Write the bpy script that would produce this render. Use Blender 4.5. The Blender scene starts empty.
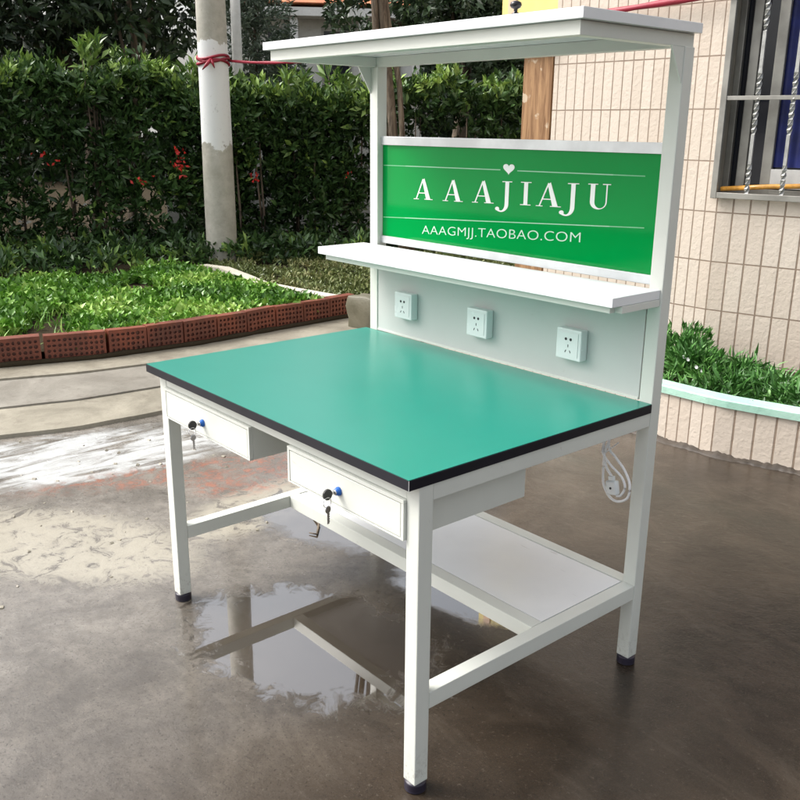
import bpy, bmesh, math, random
import numpy as np
from mathutils import Vector, Matrix, noise
random.seed(7); rng = np.random.default_rng(11)
PI = math.pi
S = bpy.context.scene
COL = S.collection

# ------------------------------------------------------------------ helpers
class N:
    """tiny node-graph helper"""
    def __init__(s, name):
        s.m = bpy.data.materials.new(name); s.m.use_nodes = True
        s.t = s.m.node_tree; s.t.nodes.clear()
        s.out = s.t.nodes.new('ShaderNodeOutputMaterial')
    def n(s, typ, **kw):
        nd = s.t.nodes.new(typ)
        for k, v in kw.items():
            if k.startswith('_'): setattr(nd, k[1:], v)
            else:
                key = k.replace('__', ' ')
                s.put(nd.inputs[key], v)
        return nd
    def put(s, sock, v):
        if isinstance(v, bpy.types.NodeSocket): s.t.links.new(v, sock)
        elif isinstance(v, (tuple, list)) and sock.type == 'RGBA' and len(v) == 3: sock.default_value = (*v, 1)
        else: sock.default_value = v
    def math(s, op, a, b=None, c=None, clamp=False):
        nd = s.t.nodes.new('ShaderNodeMath'); nd.operation = op; nd.use_clamp = clamp
        s.put(nd.inputs[0], a)
        if b is not None: s.put(nd.inputs[1], b)
        if c is not None: s.put(nd.inputs[2], c)
        return nd.outputs[0]
    def mix(s, f, a, b):
        nd = s.t.nodes.new('ShaderNodeMix'); nd.data_type = 'RGBA'
        s.put(nd.inputs[0], f); s.put(nd.inputs[6], a); s.put(nd.inputs[7], b)
        return nd.outputs[2]
    def mixf(s, f, a, b):
        nd = s.t.nodes.new('ShaderNodeMix'); nd.data_type = 'FLOAT'
        s.put(nd.inputs[0], f); s.put(nd.inputs[2], a); s.put(nd.inputs[3], b)
        return nd.outputs[0]
    def noise(s, vec, scale, detail=4, rough=.55, dist=0):
        nd = s.t.nodes.new('ShaderNodeTexNoise')
        s.put(nd.inputs['Vector'], vec); nd.inputs['Scale'].default_value = scale
        nd.inputs['Detail'].default_value = detail; nd.inputs['Roughness'].default_value = rough
        nd.inputs['Distortion'].default_value = dist
        return nd.outputs['Fac']
    def ramp(s, f, a, b, lo=0., hi=1.):
        nd = s.t.nodes.new('ShaderNodeMapRange'); nd.interpolation_type = 'SMOOTHSTEP'
        s.put(nd.inputs[0], f); nd.inputs[1].default_value = a; nd.inputs[2].default_value = b
        nd.inputs[3].default_value = lo; nd.inputs[4].default_value = hi
        return nd.outputs[0]
    def pos(s): return s.t.nodes.new('ShaderNodeNewGeometry').outputs['Position']
    def obj(s): return s.t.nodes.new('ShaderNodeTexCoord').outputs['Object']
    def bump(s, h, strength, dist):
        nd = s.t.nodes.new('ShaderNodeBump'); s.put(nd.inputs['Height'], h)
        nd.inputs['Strength'].default_value = strength; nd.inputs['Distance'].default_value = dist
        return nd.outputs[0]
    def bsdf(s, color, rough=.5, metal=0., spec=.5, normal=None, ior=None, **kw):
        nd = s.t.nodes.new('ShaderNodeBsdfPrincipled')
        s.put(nd.inputs['Base Color'], color); s.put(nd.inputs['Roughness'], rough)
        s.put(nd.inputs['Metallic'], metal); s.put(nd.inputs['Specular IOR Level'], spec)
        if ior is not None: s.put(nd.inputs['IOR'], ior)
        if normal is not None: s.put(nd.inputs['Normal'], normal)
        for k, v in kw.items(): s.put(nd.inputs[k.replace('__', ' ')], v)
        s.t.links.new(nd.outputs[0], s.out.inputs[0]); return nd

def simple(name, col, rough=.5, metal=0., var=.12, scale=8., bump=0., bscale=60., spec=.5, ior=None):
    g = N(name); o = g.obj()
    f = g.noise(o, scale, 5)
    c = g.mix(g.ramp(f, .3, .7), tuple(x * (1 - var) for x in col), tuple(min(1, x * (1 + var)) for x in col))
    r = g.mixf(g.noise(o, scale * 3, 4), max(0, rough - .08), rough + .08)
    nm = g.bump(g.noise(o, bscale, 4), bump, .003) if bump else None
    g.bsdf(c, r, metal, spec, nm, ior); return g.m

class MB:
    """collects shapes into ONE mesh"""
    def __init__(s): s.bm = bmesh.new()
    def box(s, x0, x1, y0, y1, z0, z1, bev=0., M=None):
        b = bmesh.new()
        vs = [b.verts.new((x, y, z)) for z in (z0, z1) for y in (y0, y1) for x in (x0, x1)]
        for f in ((0,2,3,1),(4,5,7,6),(0,1,5,4),(2,6,7,3),(0,4,6,2),(1,3,7,5)): b.faces.new([vs[i] for i in f])
        if bev: bmesh.ops.bevel(b, geom=b.edges[:], offset=bev, segments=2, affect='EDGES', profile=.6)
        if M is not None: b.transform(M)
        s.add(b); return s
    def add(s, b):
        me = bpy.data.meshes.new('tmp'); b.to_mesh(me); b.free(); s.bm.from_mesh(me); bpy.data.meshes.remove(me)
    def tube(s, pts, r, seg=8, closed=False, flat=1.0):
        pts = [Vector(p) for p in pts]; rings = []
        n = len(pts); up = Vector((0, 0, 1))
        for i, p in enumerate(pts):
            a = pts[i-1] if (i > 0 or closed) else p; c = pts[(i+1) % n] if (i < n-1 or closed) else p
            t = (c - a).normalized()
            u = t.cross(up)
            if u.length < .05: u = t.cross(Vector((1, 0, 0)))
            u.normalize(); w = u.cross(t)
            rr = r[i] if isinstance(r, (list, tuple)) else r
            rings.append([s.bm.verts.new(p + u * math.cos(2*PI*k/seg) * rr * flat + w * math.sin(2*PI*k/seg) * rr) for k in range(seg)])
        for i in range(n if closed else n-1):
            A, B = rings[i], rings[(i+1) % n]
            for k in range(seg): s.bm.faces.new((A[k], A[(k+1) % seg], B[(k+1) % seg], B[k]))
        if not closed:
            s.bm.faces.new(rings[0]); s.bm.faces.new(rings[-1][::-1])
        return s
    def lathe(s, prof, seg=24, M=None):
        b = bmesh.new(); rings = []
        for r, z in prof: rings.append([b.verts.new((r*math.cos(2*PI*k/seg), r*math.sin(2*PI*k/seg), z)) for k in range(seg)])
        for A, B in zip(rings, rings[1:]):
            for k in range(seg): b.faces.new((A[k], A[(k+1) % seg], B[(k+1) % seg], B[k]))
        b.faces.new(rings[0][::-1]); b.faces.new(rings[-1])
        if M is not None: b.transform(M)
        s.add(b); return s
    def prism(s, poly, fn, d):
        """poly: 2-D outline; fn(u,v,w)->3-D; extruded w=0..d"""
        A = [s.bm.verts.new(fn(u, v, 0)) for u, v in poly]; B = [s.bm.verts.new(fn(u, v, d)) for u, v in poly]
        s.bm.faces.new(A); s.bm.faces.new(B[::-1])
        for i in range(len(A)): j = (i+1) % len(A); s.bm.faces.new((A[j], A[i], B[i], B[j]))
        return s
    def build(s, name, mat, parent=None, smooth=False):
        bmesh.ops.recalc_face_normals(s.bm, faces=s.bm.faces[:])
        me = bpy.data.meshes.new(name); s.bm.to_mesh(me); s.bm.free()
        if smooth:
            for p in me.polygons: p.use_smooth = True
        me.materials.append(mat)
        o = bpy.data.objects.new(name, me); COL.objects.link(o)
        if parent: o.parent = parent; o.matrix_parent_inverse = parent.matrix_world.inverted()
        return o

def empty(name, loc=(0, 0, 0)):
    o = bpy.data.objects.new(name, None); COL.objects.link(o); o.location = loc
    o.empty_display_size = .05
    bpy.context.view_layer.update(); return o
def tag(o, label=None, cat=None, group=None, kind=None):
    if label: o['label'] = label
    if cat: o['category'] = cat
    if group: o['group'] = group
    if kind: o['kind'] = kind
    return o

# ------------------------------------------------------------------ camera
cam = bpy.data.cameras.new('camera'); co = bpy.data.objects.new('camera', cam); COL.objects.link(co)
S.camera = co
cam.sensor_width = 36; cam.lens = 898.99 / 800 * 36
cam.shift_x = -2.269 / 800; cam.shift_y = -1.442 / 800
cam.clip_start = .05; cam.clip_end = 2000
a, b, c = map(math.radians, (49.2541, -16.7982, .5971))
fwd = Vector((-math.sin(a)*math.cos(b), math.cos(a)*math.cos(b), math.sin(b)))
r_ = Vector((math.cos(a), math.sin(a), 0)); u_ = r_.cross(fwd)
r2 = r_*math.cos(c) + u_*math.sin(c); u2 = -r_*math.sin(c) + u_*math.cos(c)
Mx = Matrix((r2, u2, -fwd)).transposed().to_4x4(); Mx.translation = Vector((2.513, -1.1477, 1.4964))
co.matrix_world = Mx

# ------------------------------------------------------------------ light
w = bpy.data.worlds.new('World'); S.world = w; w.use_nodes = True
nt = w.node_tree; bg = nt.nodes['Background']
sky = nt.nodes.new('ShaderNodeTexSky'); sky.sky_type = 'NISHITA'; sky.sun_disc = False
SUN_EL, SUN_AZ = math.radians(48), math.radians(-127)      # azimuth from +Y, clockwise
sky.sun_elevation = SUN_EL; sky.sun_rotation = SUN_AZ
sky.air_density = 1.2; sky.dust_density = 6.0; sky.ozone_density = 1.0
hs = nt.nodes.new('ShaderNodeHueSaturation'); hs.inputs['Saturation'].default_value = .3
nt.links.new(sky.outputs[0], hs.inputs['Color']); nt.links.new(hs.outputs[0], bg.inputs[0])
bg.inputs[1].default_value = .15
sl = bpy.data.lights.new('sun', 'SUN'); sl.energy = 1.0; sl.angle = math.radians(24); sl.color = (1, .97, .93)
so = bpy.data.objects.new('sun', sl); COL.objects.link(so)
sd = Vector((math.sin(SUN_AZ)*math.cos(SUN_EL), math.cos(SUN_AZ)*math.cos(SUN_EL), math.sin(SUN_EL)))
so.rotation_euler = (-sd).to_track_quat('-Z', 'Y').to_euler()
S.view_settings.view_transform = 'Standard'; S.view_settings.look = 'None'
S.view_settings.exposure = 1.0; S.view_settings.gamma = 1; S.view_settings.use_curve_mapping = False
S.render.engine = 'CYCLES'
S.cycles.max_bounces = 6; S.cycles.diffuse_bounces = 3; S.cycles.glossy_bounces = 3; S.cycles.transmission_bounces = 2

# ------------------------------------------------------------------ materials
M = {}
def coat(name, col, rough, bumps=.06):
    g = N(name); o = g.pos()
    f = g.noise(o, 3, 5)
    c1 = g.mix(g.ramp(f, .3, .7), tuple(x*.95 for x in col), tuple(min(1, x*1.03) for x in col))
    spots = g.ramp(g.noise(o, 55, 3), .70, .78)
    c1 = g.mix(g.math('MULTIPLY', spots, .12), c1, (.35, .33, .28))
    z_ = g.n('ShaderNodeSeparateXYZ', Vector=o).outputs[2]
    mud = g.math('MULTIPLY', g.ramp(z_, .16, .02), g.ramp(g.noise(o, 90, 5, .7), .50, .62))
    c1 = g.mix(g.math('MULTIPLY', mud, .28), c1, (.16, .12, .085))
    vs_ = g.t.nodes.new('ShaderNodeVectorMath'); vs_.operation = 'MULTIPLY'; g.t.links.new(o, vs_.inputs[0]); vs_.inputs[1].default_value = (9, 70, 30)
    c1 = g.mix(g.math('MULTIPLY', g.ramp(g.noise(vs_.outputs[0], 1, 3, .5, .6), .71, .76), .25), c1, (.3, .28, .25))
    nm = g.bump(g.noise(o, 700, 2), bumps, .001)
    g.bsdf(c1, g.mixf(g.noise(o, 14, 5), rough-.07, rough+.08), 0, .5, nm); return g.m
M['coat'] = coat('cream powder coat', (.68, .70, .645), .36)
M['laminate_white'] = coat('white laminate', (.80, .82, .83), .22, .02)
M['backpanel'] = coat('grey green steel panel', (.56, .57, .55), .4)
g = N('green laminate'); o = g.pos()
f = g.noise(o, 5, 6, .6)
col = g.mix(f, (.005, .198, .145), (.009, .228, .170))
sm = g.ramp(g.noise(o, 9, 6, .7, 1.5), .5, .8)
g.bsdf(col, g.mixf(g.noise(o, 4, 3, .5), .27, .33), 0, .5, g.bump(g.noise(o, 900, 2), .08, .0005), ior=1.6); M['green'] = g.m
M['edge'] = simple('black edge band', (.008, .008, .014), .45, spec=.25)
M['rubber'] = simple('dark foot rubber', (.02, .016, .03), .4, bump=.2)
M['dark'] = simple('black plastic', (.01, .01, .012), .3)
M['blue'] = simple('blue plastic', (.02, .12, .45), .25)
M['chrome'] = simple('chrome', (.6, .6, .6), .18, 1.)
M['alu'] = simple('brushed aluminium', (.62, .64, .66), .38, .7)
M['socket'] = simple('white socket plastic', (.80, .83, .82), .25, var=.02)
M['socket_hole'] = simple('socket hole', (.02, .02, .025), .6)
M['print'] = simple('white print', (.85, .87, .85), .4, var=.01)
M['print_pale'] = simple('pale green print', (.30, .60, .40), .4, var=.03)
M['print_soft'] = simple('soft white print', (.52, .74, .60), .4, var=.03)
M['print_faint'] = simple('faint green line print', (.16, .50, .26), .4, var=.05)
g = N('green sign panel'); o = g.pos()
g.bsdf(g.mix(g.noise(o, 6, 4), (.0, .24, .044), (.0, .27, .056)), .05, 0, .25, None, 1.4); M['sign'] = g.m
M['cable'] = simple('white cable', (.9, .9, .9), .3, var=.02)
M['ribbon'] = simple('dark red ribbon', (.28, .010, .030), .5, bump=.4, bscale=90)

# ---- ground
g = N('wet concrete'); p = g.pos()
sx = g.n('ShaderNodeSeparateXYZ', Vector=p)
X, Y = sx.outputs[0], sx.outputs[1]
nbig = g.noise(p, .9, 6, .6, .4); nmid = g.noise(p, 3.2, 8, .65, .6); nfine = g.noise(p, 26, 8, .7)
nvf = g.noise(p, 160, 4, .7)
def ell(cx, cy, rx, ry, rot=0, edge=.35, nz=nmid, amp=.9):
    ca, sa = math.cos(rot), math.sin(rot)
    dx = g.math('SUBTRACT', X, cx); dy = g.math('SUBTRACT', Y, cy)
    u = g.math('ADD', g.math('MULTIPLY', dx, ca/rx), g.math('MULTIPLY', dy, sa/rx))
    v = g.math('ADD', g.math('MULTIPLY', dx, -sa/ry), g.math('MULTIPLY', dy, ca/ry))
    d = g.math('SQRT', g.math('ADD', g.math('MULTIPLY', u, u), g.math('MULTIPLY', v, v)))
    d = g.math('ADD', d, g.math('MULTIPLY', g.math('SUBTRACT', nz, .5), amp))
    return g.ramp(d, 1-edge, 1+edge*.3, 1, 0)
def mx(a, b): return g.math('MAXIMUM', a, b)
# base colour: brown wet concrete, paler and greyer to the left with sky haze painted in
left = g.ramp(g.math('ADD', g.math('SUBTRACT', g.math('MULTIPLY', Y, .8), g.math('MULTIPLY', X, 1.0)), g.math('MULTIPLY', g.math('SUBTRACT', nbig, .5), 1.6)), -.6, .6)
brown = g.mix(g.ramp(nmid, .3, .7), (.020, .014, .009), (.052, .038, .026))
far = g.ramp(g.math('ADD', g.math('ADD', X, g.math('MULTIPLY', Y, .35)), g.math('MULTIPLY', g.math('SUBTRACT', nbig, .5), 1.2)), 1.25, -.7)
grey = g.mix(g.ramp(nmid, .3, .7), (.135, .12, .10), (.29, .265, .228))
base = g.mix(far, brown, grey)
fine_mix = g.ramp(nfine, .35, .75)
base = g.mix(g.math('MULTIPLY', fine_mix, .42), base, (.035, .026, .018))
grain = g.noise(p, 210, 4, .85)
spk = g.noise(p, 95, 5, .8)
base = g.mix(g.math('MULTIPLY', g.ramp(spk, .54, .62), .6), base, (.020, .015, .011))
base = g.mix(g.math('MULTIPLY', g.ramp(g.noise(p, 60, 6, .85), .57, .66), g.mixf(far, .22, .45)), base, (.26, .225, .18))
base = g.mix(g.math('MULTIPLY', g.ramp(grain, .52, .70), g.mixf(far, .14, .32)), base, (.22, .19, .155))
vm2 = g.t.nodes.new('ShaderNodeVectorMath'); vm2.operation = 'MULTIPLY'; g.t.links.new(p, vm2.inputs[0]); vm2.inputs[1].default_value = (3.2, 9, 1)
sweep = g.noise(vm2.outputs[0], 1, 8, .72, .9)
base = g.mix(g.math('MULTIPLY', g.ramp(sweep, .50, .70), g.mixf(far, .10, .36)), base, (.21, .18, .145))
vo = g.t.nodes.new('ShaderNodeTexVoronoi'); vo.feature = 'DISTANCE_TO_EDGE'; vo.inputs['Scale'].default_value = .55
wv = g.t.nodes.new('ShaderNodeVectorMath'); wv.operation = 'ADD'; g.t.links.new(p, wv.inputs[0])
wn_ = g.t.nodes.new('ShaderNodeTexNoise'); g.t.links.new(p, wn_.inputs['Vector']); wn_.inputs['Scale'].default_value = 4; g.t.links.new(wn_.outputs['Color'], wv.inputs[1]); g.t.links.new(wv.outputs[0], vo.inputs['Vector'])
crack = g.math('MULTIPLY', g.ramp(vo.outputs['Distance'], .0, .006, 1, 0), g.ramp(nmid, .45, .6))

nf2 = g.noise(p, 11, 8, .72, 1.2)
cream = mx(ell(-.62, -.12, .62, .30, .55, .3, nf2, 1.5), ell(-.45, .62, .2, .45, .2, .3, nf2, 1.6))
cream = g.math('MULTIPLY', mx(cream, ell(-.95, -.9, .7, .5, .4, .3, nf2, 1.5)), g.ramp(nf2, .38, .52))
base = g.mix(g.math('MULTIPLY', cream, .8), base, g.mix(nfine, (.28, .25, .19), (.44, .41, .33)))
redz = mx(ell(-1.0, .55, .16, .75, -.32, .35, nf2, 1.4), ell(-.75, .75, .22, .3, 0, .3, nf2, 1.4))
redz = g.math('MULTIPLY', redz, g.ramp(nf2, .42, .60))
base = g.mix(g.math('MULTIPLY', redz, .7), base, g.mix(g.ramp(nfine, .4, .6), (.16, .10, .08), (.36, .12, .065)))
sky_sheen = mx(ell(-1.5, .25, .36, .9, -.25, .3, nf2, .8), ell(-1.55, 1.3, .3, .5, .0, .3, nf2, .8))
streak = g.noise(g.n('ShaderNodeVectorMath', _operation='MULTIPLY', Vector=p).outputs[0], 1, 1)
vm = g.t.nodes.new('ShaderNodeVectorMath'); vm.operation = 'MULTIPLY'; g.t.links.new(p, vm.inputs[0]); vm.inputs[1].default_value = (11, 2.6, 1)
streak = g.noise(vm.outputs[0], 1, 7, .65, .8)
sky_sheen = g.math('MULTIPLY', sky_sheen, g.ramp(streak, .36, .56))
base = g.mix(g.math('MULTIPLY', sky_sheen, .9), base, g.mix(nfine, (.42, .43, .42), (.74, .76, .76)))  # bright sky reflection painted into the colour as whitish streaks
# dark grime specks
base = g.mix(g.math('MULTIPLY', g.ramp(nvf, .62, .75), .35), base, (.02, .015, .012))
# water film
pud = ell(.52, .22, .44, .30, .3, .16, nf2, 1.5)
for q in ((-.15, .80, .38, .26, .3), (.62, .76, .30, .13, .2)):
    pud = mx(pud, ell(*q, .25, nf2, .9))
rough = g.mixf(g.ramp(nf2, .35, .65), .15, .36)
rough = g.mixf(g.math('MULTIPLY', g.ramp(sweep, .42, .62), .7), rough, .12)
rough = g.mixf(g.math('SUBTRACT', 1, far), rough, g.mixf(g.ramp(nf2, .38, .62), .06, .20))
rough = g.mixf(cream, rough, .55); rough = g.mixf(pud, rough, .018)
base = g.mix(g.math('MULTIPLY', pud, .8), base, (.030, .020, .012))
dry = g.math('SUBTRACT', 1, pud)
bh = g.math('ADD', g.math('MULTIPLY', nfine, .5), g.math('ADD', g.math('MULTIPLY', nvf, .34), g.math('MULTIPLY', nf2, .9)))
hgt = g.math('ADD', g.math('MULTIPLY', bh, g.math('MULTIPLY', dry, .9)), g.math('MULTIPLY', g.math('ADD', g.noise(p, 45, 3, .5, 1.), g.math('MULTIPLY', g.noise(p, 14, 3, .5, 1.), 1.6)), .03))
bs = g.bsdf(base, rough, 0, g.mixf(pud, g.mixf(far, .34, .55), .5), g.bump(hgt, .6, .0042), ior=1.5)
bs.inputs['Coat Weight'].default_value = 0
g.put(bs.inputs['Coat Weight'], g.mixf(pud, g.mixf(far, .05, .26), 1.0)); g.put(bs.inputs['Coat Roughness'], g.mixf(pud, .13, .012))
bs.inputs['Coat IOR'].default_value = 2.5
M['ground'] = g.m

def slab_mat(name, ca, cb, stain=(.10, .08, .06)):
    g = N(name); p = g.pos()
    n1 = g.noise(p, 2.5, 8, .7, .5); n2 = g.noise(p, 30, 6, .7)
    c = g.mix(g.ramp(n1, .3, .7), ca, cb); c = g.mix(g.math('MULTIPLY', g.ramp(n2, .5, .8), .4), c, stain)
    n3 = g.noise(p, 7, 6, .7); c = g.mix(g.math('MULTIPLY', g.ramp(n3, .55, .7), .35), c, stain)
    g.bsdf(c, g.mixf(n1, .3, .7), 0, .5, g.bump(g.math('ADD', n2, g.math('MULTIPLY', n3, 2)), .5, .004)); return g.m
M['slab_tan'] = slab_mat('tan concrete', (.21, .19, .145), (.35, .32, .25))
M['slab_grey'] = slab_mat('grey concrete', (.19, .175, .145), (.28, .26, .22))
M['slab_pale'] = slab_mat('pale cement', (.55, .52, .42), (.68, .64, .54), (.25, .22, .15))
M['stone'] = slab_mat('mossy block', (.10, .095, .06), (.19, .17, .12), (.04, .04, .02))
M['grime'] = slab_mat('grimy mortar', (.035, .028, .022), (.08, .065, .052), (.015, .012, .01))
g = N('damp soil'); p = g.pos(); n1 = g.noise(p, 3, 8, .7); n2 = g.noise(p, 40, 6, .7)
g.bsdf(g.mix(n2, g.mix(n1, (.03, .024, .015), (.07, .054, .036)), (.045, .036, .022)), 1., 0, .05, g.bump(n2, .8, .01)); M['soil'] = g.m
M['brick'] = slab_mat('red clay', (.12, .036, .022), (.26, .068, .034), (.03, .02, .014))
M['brick_hole'] = slab_mat('clay hole', (.10, .03, .02), (.14, .05, .03), (.02, .01, .01))
M['mint'] = slab_mat('mint glazed coping', (.33, .58, .47), (.45, .68, .57), (.25, .38, .30))
M['wood'] = None
g = N('weathered wood'); p = g.pos()
vm = g.t.nodes.new('ShaderNodeVectorMath'); vm.operation = 'MULTIPLY'; g.t.links.new(p, vm.inputs[0]); vm.inputs[1].default_value = (30, 30, 2.5)
gr = g.noise(vm.outputs[0], 1, 8, .7, .6)
c = g.mix(g.ramp(gr, .3, .7), (.16, .075, .03), (.40, .235, .115))
c = g.mix(g.math('MULTIPLY', g.ramp(g.noise(p, 8, 4), .62, .68), .8), c, (.55, .45, .33))
g.bsdf(c, .65, 0, .4, g.bump(gr, .4, .004)); M['wood'] = g.m

def tile_mat():
    g = N('split face cream tiles'); uv = g.t.nodes.new('ShaderNodeUVMap').outputs[0]; p = g.pos()
    br = g.t.nodes.new('ShaderNodeTexBrick'); br.offset = 0; br.squash = 1
    g.t.links.new(uv, br.inputs['Vector'])
    br.inputs['Scale'].default_value = 1; br.inputs['Brick Width'].default_value = .0715; br.inputs['Row Height'].default_value = .28
    br.inputs['Mortar Size'].default_value = .0042; br.inputs['Mortar Smooth'].default_value = .25; br.inputs['Bias'].default_value = 0
    br.inputs['Color1'].default_value = (.62, .545, .465, 1); br.inputs['Color2'].default_value = (.57, .49, .41, 1)
    br.inputs['Mortar'].default_value = (.24, .18, .135, 1)
    n1 = g.noise(p, 1.6, 5); n2 = g.noise(p, 75, 5, .6); n3 = g.noise(p, 38, 3, .5, .4)
    c = g.mix(g.math('MULTIPLY', g.ramp(n1, .35, .75), .25), br.outputs['Color'], (.45, .36, .27))
    c = g.mix(g.math('MULTIPLY', g.ramp(n3, .55, .75), .12), c, (.32, .24, .17))
    h = g.math('ADD', g.math('MULTIPLY', g.math('SUBTRACT', 1, br.outputs['Fac']), 1.6), g.math('ADD', g.math('MULTIPLY', n3, 1.1), g.math('MULTIPLY', n2, .45)))
    g.bsdf(c, .55, 0, .4, g.bump(h, .55, .005)); return g.m
M['tile'] = tile_mat()
M['plaster'] = slab_mat('white plaster', (.62, .62, .58), (.75, .75, .72), (.4, .38, .33))
M['orange'] = slab_mat('orange roof tiles', (.45, .14, .05), (.60, .22, .09))
M['frame_grey'] = simple('grey window metal', (.33, .32, .29), .42, .55, .2, 6)
M['bar_metal'] = simple('stainless bar', (.42, .42, .40), .5, .5, .2, 20)
M['navy'] = simple('navy curtain', (.006, .012, .10), .6, var=.5, scale=5, bump=.3, bscale=12)
M['glass_dark'] = simple('dark window glass', (.02, .022, .03), .05)
M['white_paint'] = simple('white window trim', (.6, .6, .58), .4)
M['amber'] = simple('varnished cane', (.55, .27, .05), .25, var=.4, scale=14)
M['yellow'] = simple('pale yellow painted board', (.85, .68, .22), .5, var=.06)
M['peach'] = simple('peach painted band', (.80, .50, .32), .5, var=.06)
g = N('concrete pole'); p = g.pos(); sz = g.n('ShaderNodeSeparateXYZ', Vector=p).outputs[2]
n1 = g.noise(p, 6, 6, .7); zz = g.math('ADD', sz, g.math('MULTIPLY', g.math('SUBTRACT', n1, .5), .42))
c = g.mix(g.ramp(n1, .3, .7), (.36, .345, .29), (.50, .48, .42))
c = g.mix(g.math('MULTIPLY', g.ramp(zz, 1.28, 1.31), g.ramp(zz, 2.25, 2.27, 1, 0)), c, (.78, .79, .78))
c = g.mix(g.math('MULTIPLY', g.ramp(g.noise(p, 25, 5), .6, .75), .3), c, (.2, .18, .14))
g.bsdf(c, .7, 0, .4, g.bump(g.noise(p, 60, 5), .3, .004)); M['pole'] = g.m
g = N('bark'); p = g.pos()
vm = g.t.nodes.new('ShaderNodeVectorMath'); vm.operation = 'MULTIPLY'; g.t.links.new(p, vm.inputs[0]); vm.inputs[1].default_value = (22, 22, 4)
gr = g.noise(vm.outputs[0], 1, 8, .7, .8)
g.bsdf(g.mix(g.ramp(gr, .35, .7), (.075, .055, .04), (.25, .20, .145)), .8, 0, .3, g.bump(gr, .9, .012)); M['bark'] = g.m

def leaf_mat(name, c0, c1, c2, rough=.38):
    g = N(name)
    at = g.t.nodes.new('ShaderNodeAttribute'); at.attribute_name = 'tint'
    cr = g.t.nodes.new('ShaderNodeValToRGB'); g.t.links.new(at.outputs['Fac'], cr.inputs[0])
    e = cr.color_ramp.elements; e[0].color = (*c0, 1); e[1].color = (*c2, 1); e[1].position = 1
    m = e.new(.6); m.color = (*c1, 1)
    bs = g.bsdf(cr.outputs[0], rough, 0, .45)
    return g.m
    mixn = g.t.nodes.new('ShaderNodeMixShader'); mixn.inputs[0].default_value = .22
    g.t.links.new(bs.outputs[0], mixn.inputs[1]); g.t.links.new(tr.outputs[0], mixn.inputs[2]); g.t.links.new(mixn.outputs[0], g.out.inputs[0])
    return g.m
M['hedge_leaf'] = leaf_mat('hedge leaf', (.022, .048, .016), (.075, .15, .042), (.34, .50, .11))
M['dark_leaf'] = leaf_mat('dark tree leaf', (.024, .042, .020), (.055, .095, .040), (.15, .21, .08))
M['willow_leaf'] = leaf_mat('grey green leaf', (.07, .10, .07), (.13, .18, .12), (.24, .30, .19))
M['weed_leaf'] = leaf_mat('weed leaf', (.06, .16, .020), (.18, .38, .05), (.38, .55, .13))
M['lawn_leaf'] = leaf_mat('dry grass blade', (.10, .13, .04), (.18, .22, .07), (.30, .29, .13))
M['plant_leaf'] = leaf_mat('planter leaf', (.03, .09, .02), (.07, .20, .04), (.17, .36, .09))
M['yellow_leaf'] = leaf_mat('yellow green leaf', (.06, .12, .02), (.16, .27, .04), (.42, .45, .07))
M['petal_white'] = simple('white petal', (.8, .8, .78), .5)
M['petal_red'] = simple('red petal', (.50, .018, .012), .6, var=.45, scale=20)

# ------------------------------------------------------------------ foliage
def leaves(name, P, D, L, W, tint, mat, parent=None, fold=.25):
    """P,D (n,3) bases and directions; folded diamond leaves"""
    n = len(P); D = D / np.linalg.norm(D, axis=1)[:, None]
    rv = rng.normal(size=(n, 3)); rv[:, 2] *= .4
    Wd = np.cross(D, rv); Wd /= np.linalg.norm(Wd, axis=1)[:, None] + 1e-9
    Nn = np.cross(Wd, D); flip = np.sign(Nn[:, 2:3]); flip[flip == 0] = 1; Nn *= flip
    L = L[:, None]; W = W[:, None]
    mid = P + D*L*.5 + Nn*W*fold
    tip = P + D*L - Nn*L*.10
    V = np.stack([P, mid + Wd*W*.5, tip, mid - Wd*W*.5, P + D*L*.5], 1).reshape(-1, 3)
    i = np.arange(n)*5
    F = np.stack([i, i+1, i+4, i+1, i+2, i+4, i+4, i+2, i+3, i, i+4, i+3], 1).reshape(-1, 3)
    me = bpy.data.meshes.new(name); me.vertices.add(len(V)); me.vertices.foreach_set('co', V.astype(np.float32).ravel())
    me.loops.add(F.size); me.loops.foreach_set('vertex_index', F.astype(np.int32).ravel())
    me.polygons.add(len(F)); me.polygons.foreach_set('loop_start', (np.arange(len(F))*3).astype(np.int32))
    me.update(calc_edges=True)
    at = me.attributes.new('tint', 'FLOAT', 'POINT'); at.data.foreach_set('value', np.repeat(tint, 5).astype(np.float32))
    me.materials.append(mat)
    o = bpy.data.objects.new(name, me); COL.objects.link(o)
    if parent: o.parent = parent; o.matrix_parent_inverse = parent.matrix_world.inverted()
    return o

def whorls(C, U, k, L, W, spread, tintf, jit=.3):
    """clusters at C with axis U, k leaves each"""
    n = len(C); C = np.repeat(C, k, 0); U = np.repeat(U, k, 0)
    D = U + rng.normal(size=(n*k, 3))*spread
    Ls = L*(1 + jit*rng.normal(size=n*k)).clip(.4, 1.7); Ws = W*(Ls/L)
    P = C + rng.normal(size=(n*k, 3))*L*.18
    t = np.repeat(tintf, k) + rng.normal(size=n*k)*.12
    return P, D, Ls, Ws, t.clip(0, 1)

def vnoise(P, s, off=0.): return np.array([noise.noise(Vector((float(x)*s+off, float(y)*s, float(z)*s))) for x, y, z in P])

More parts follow.
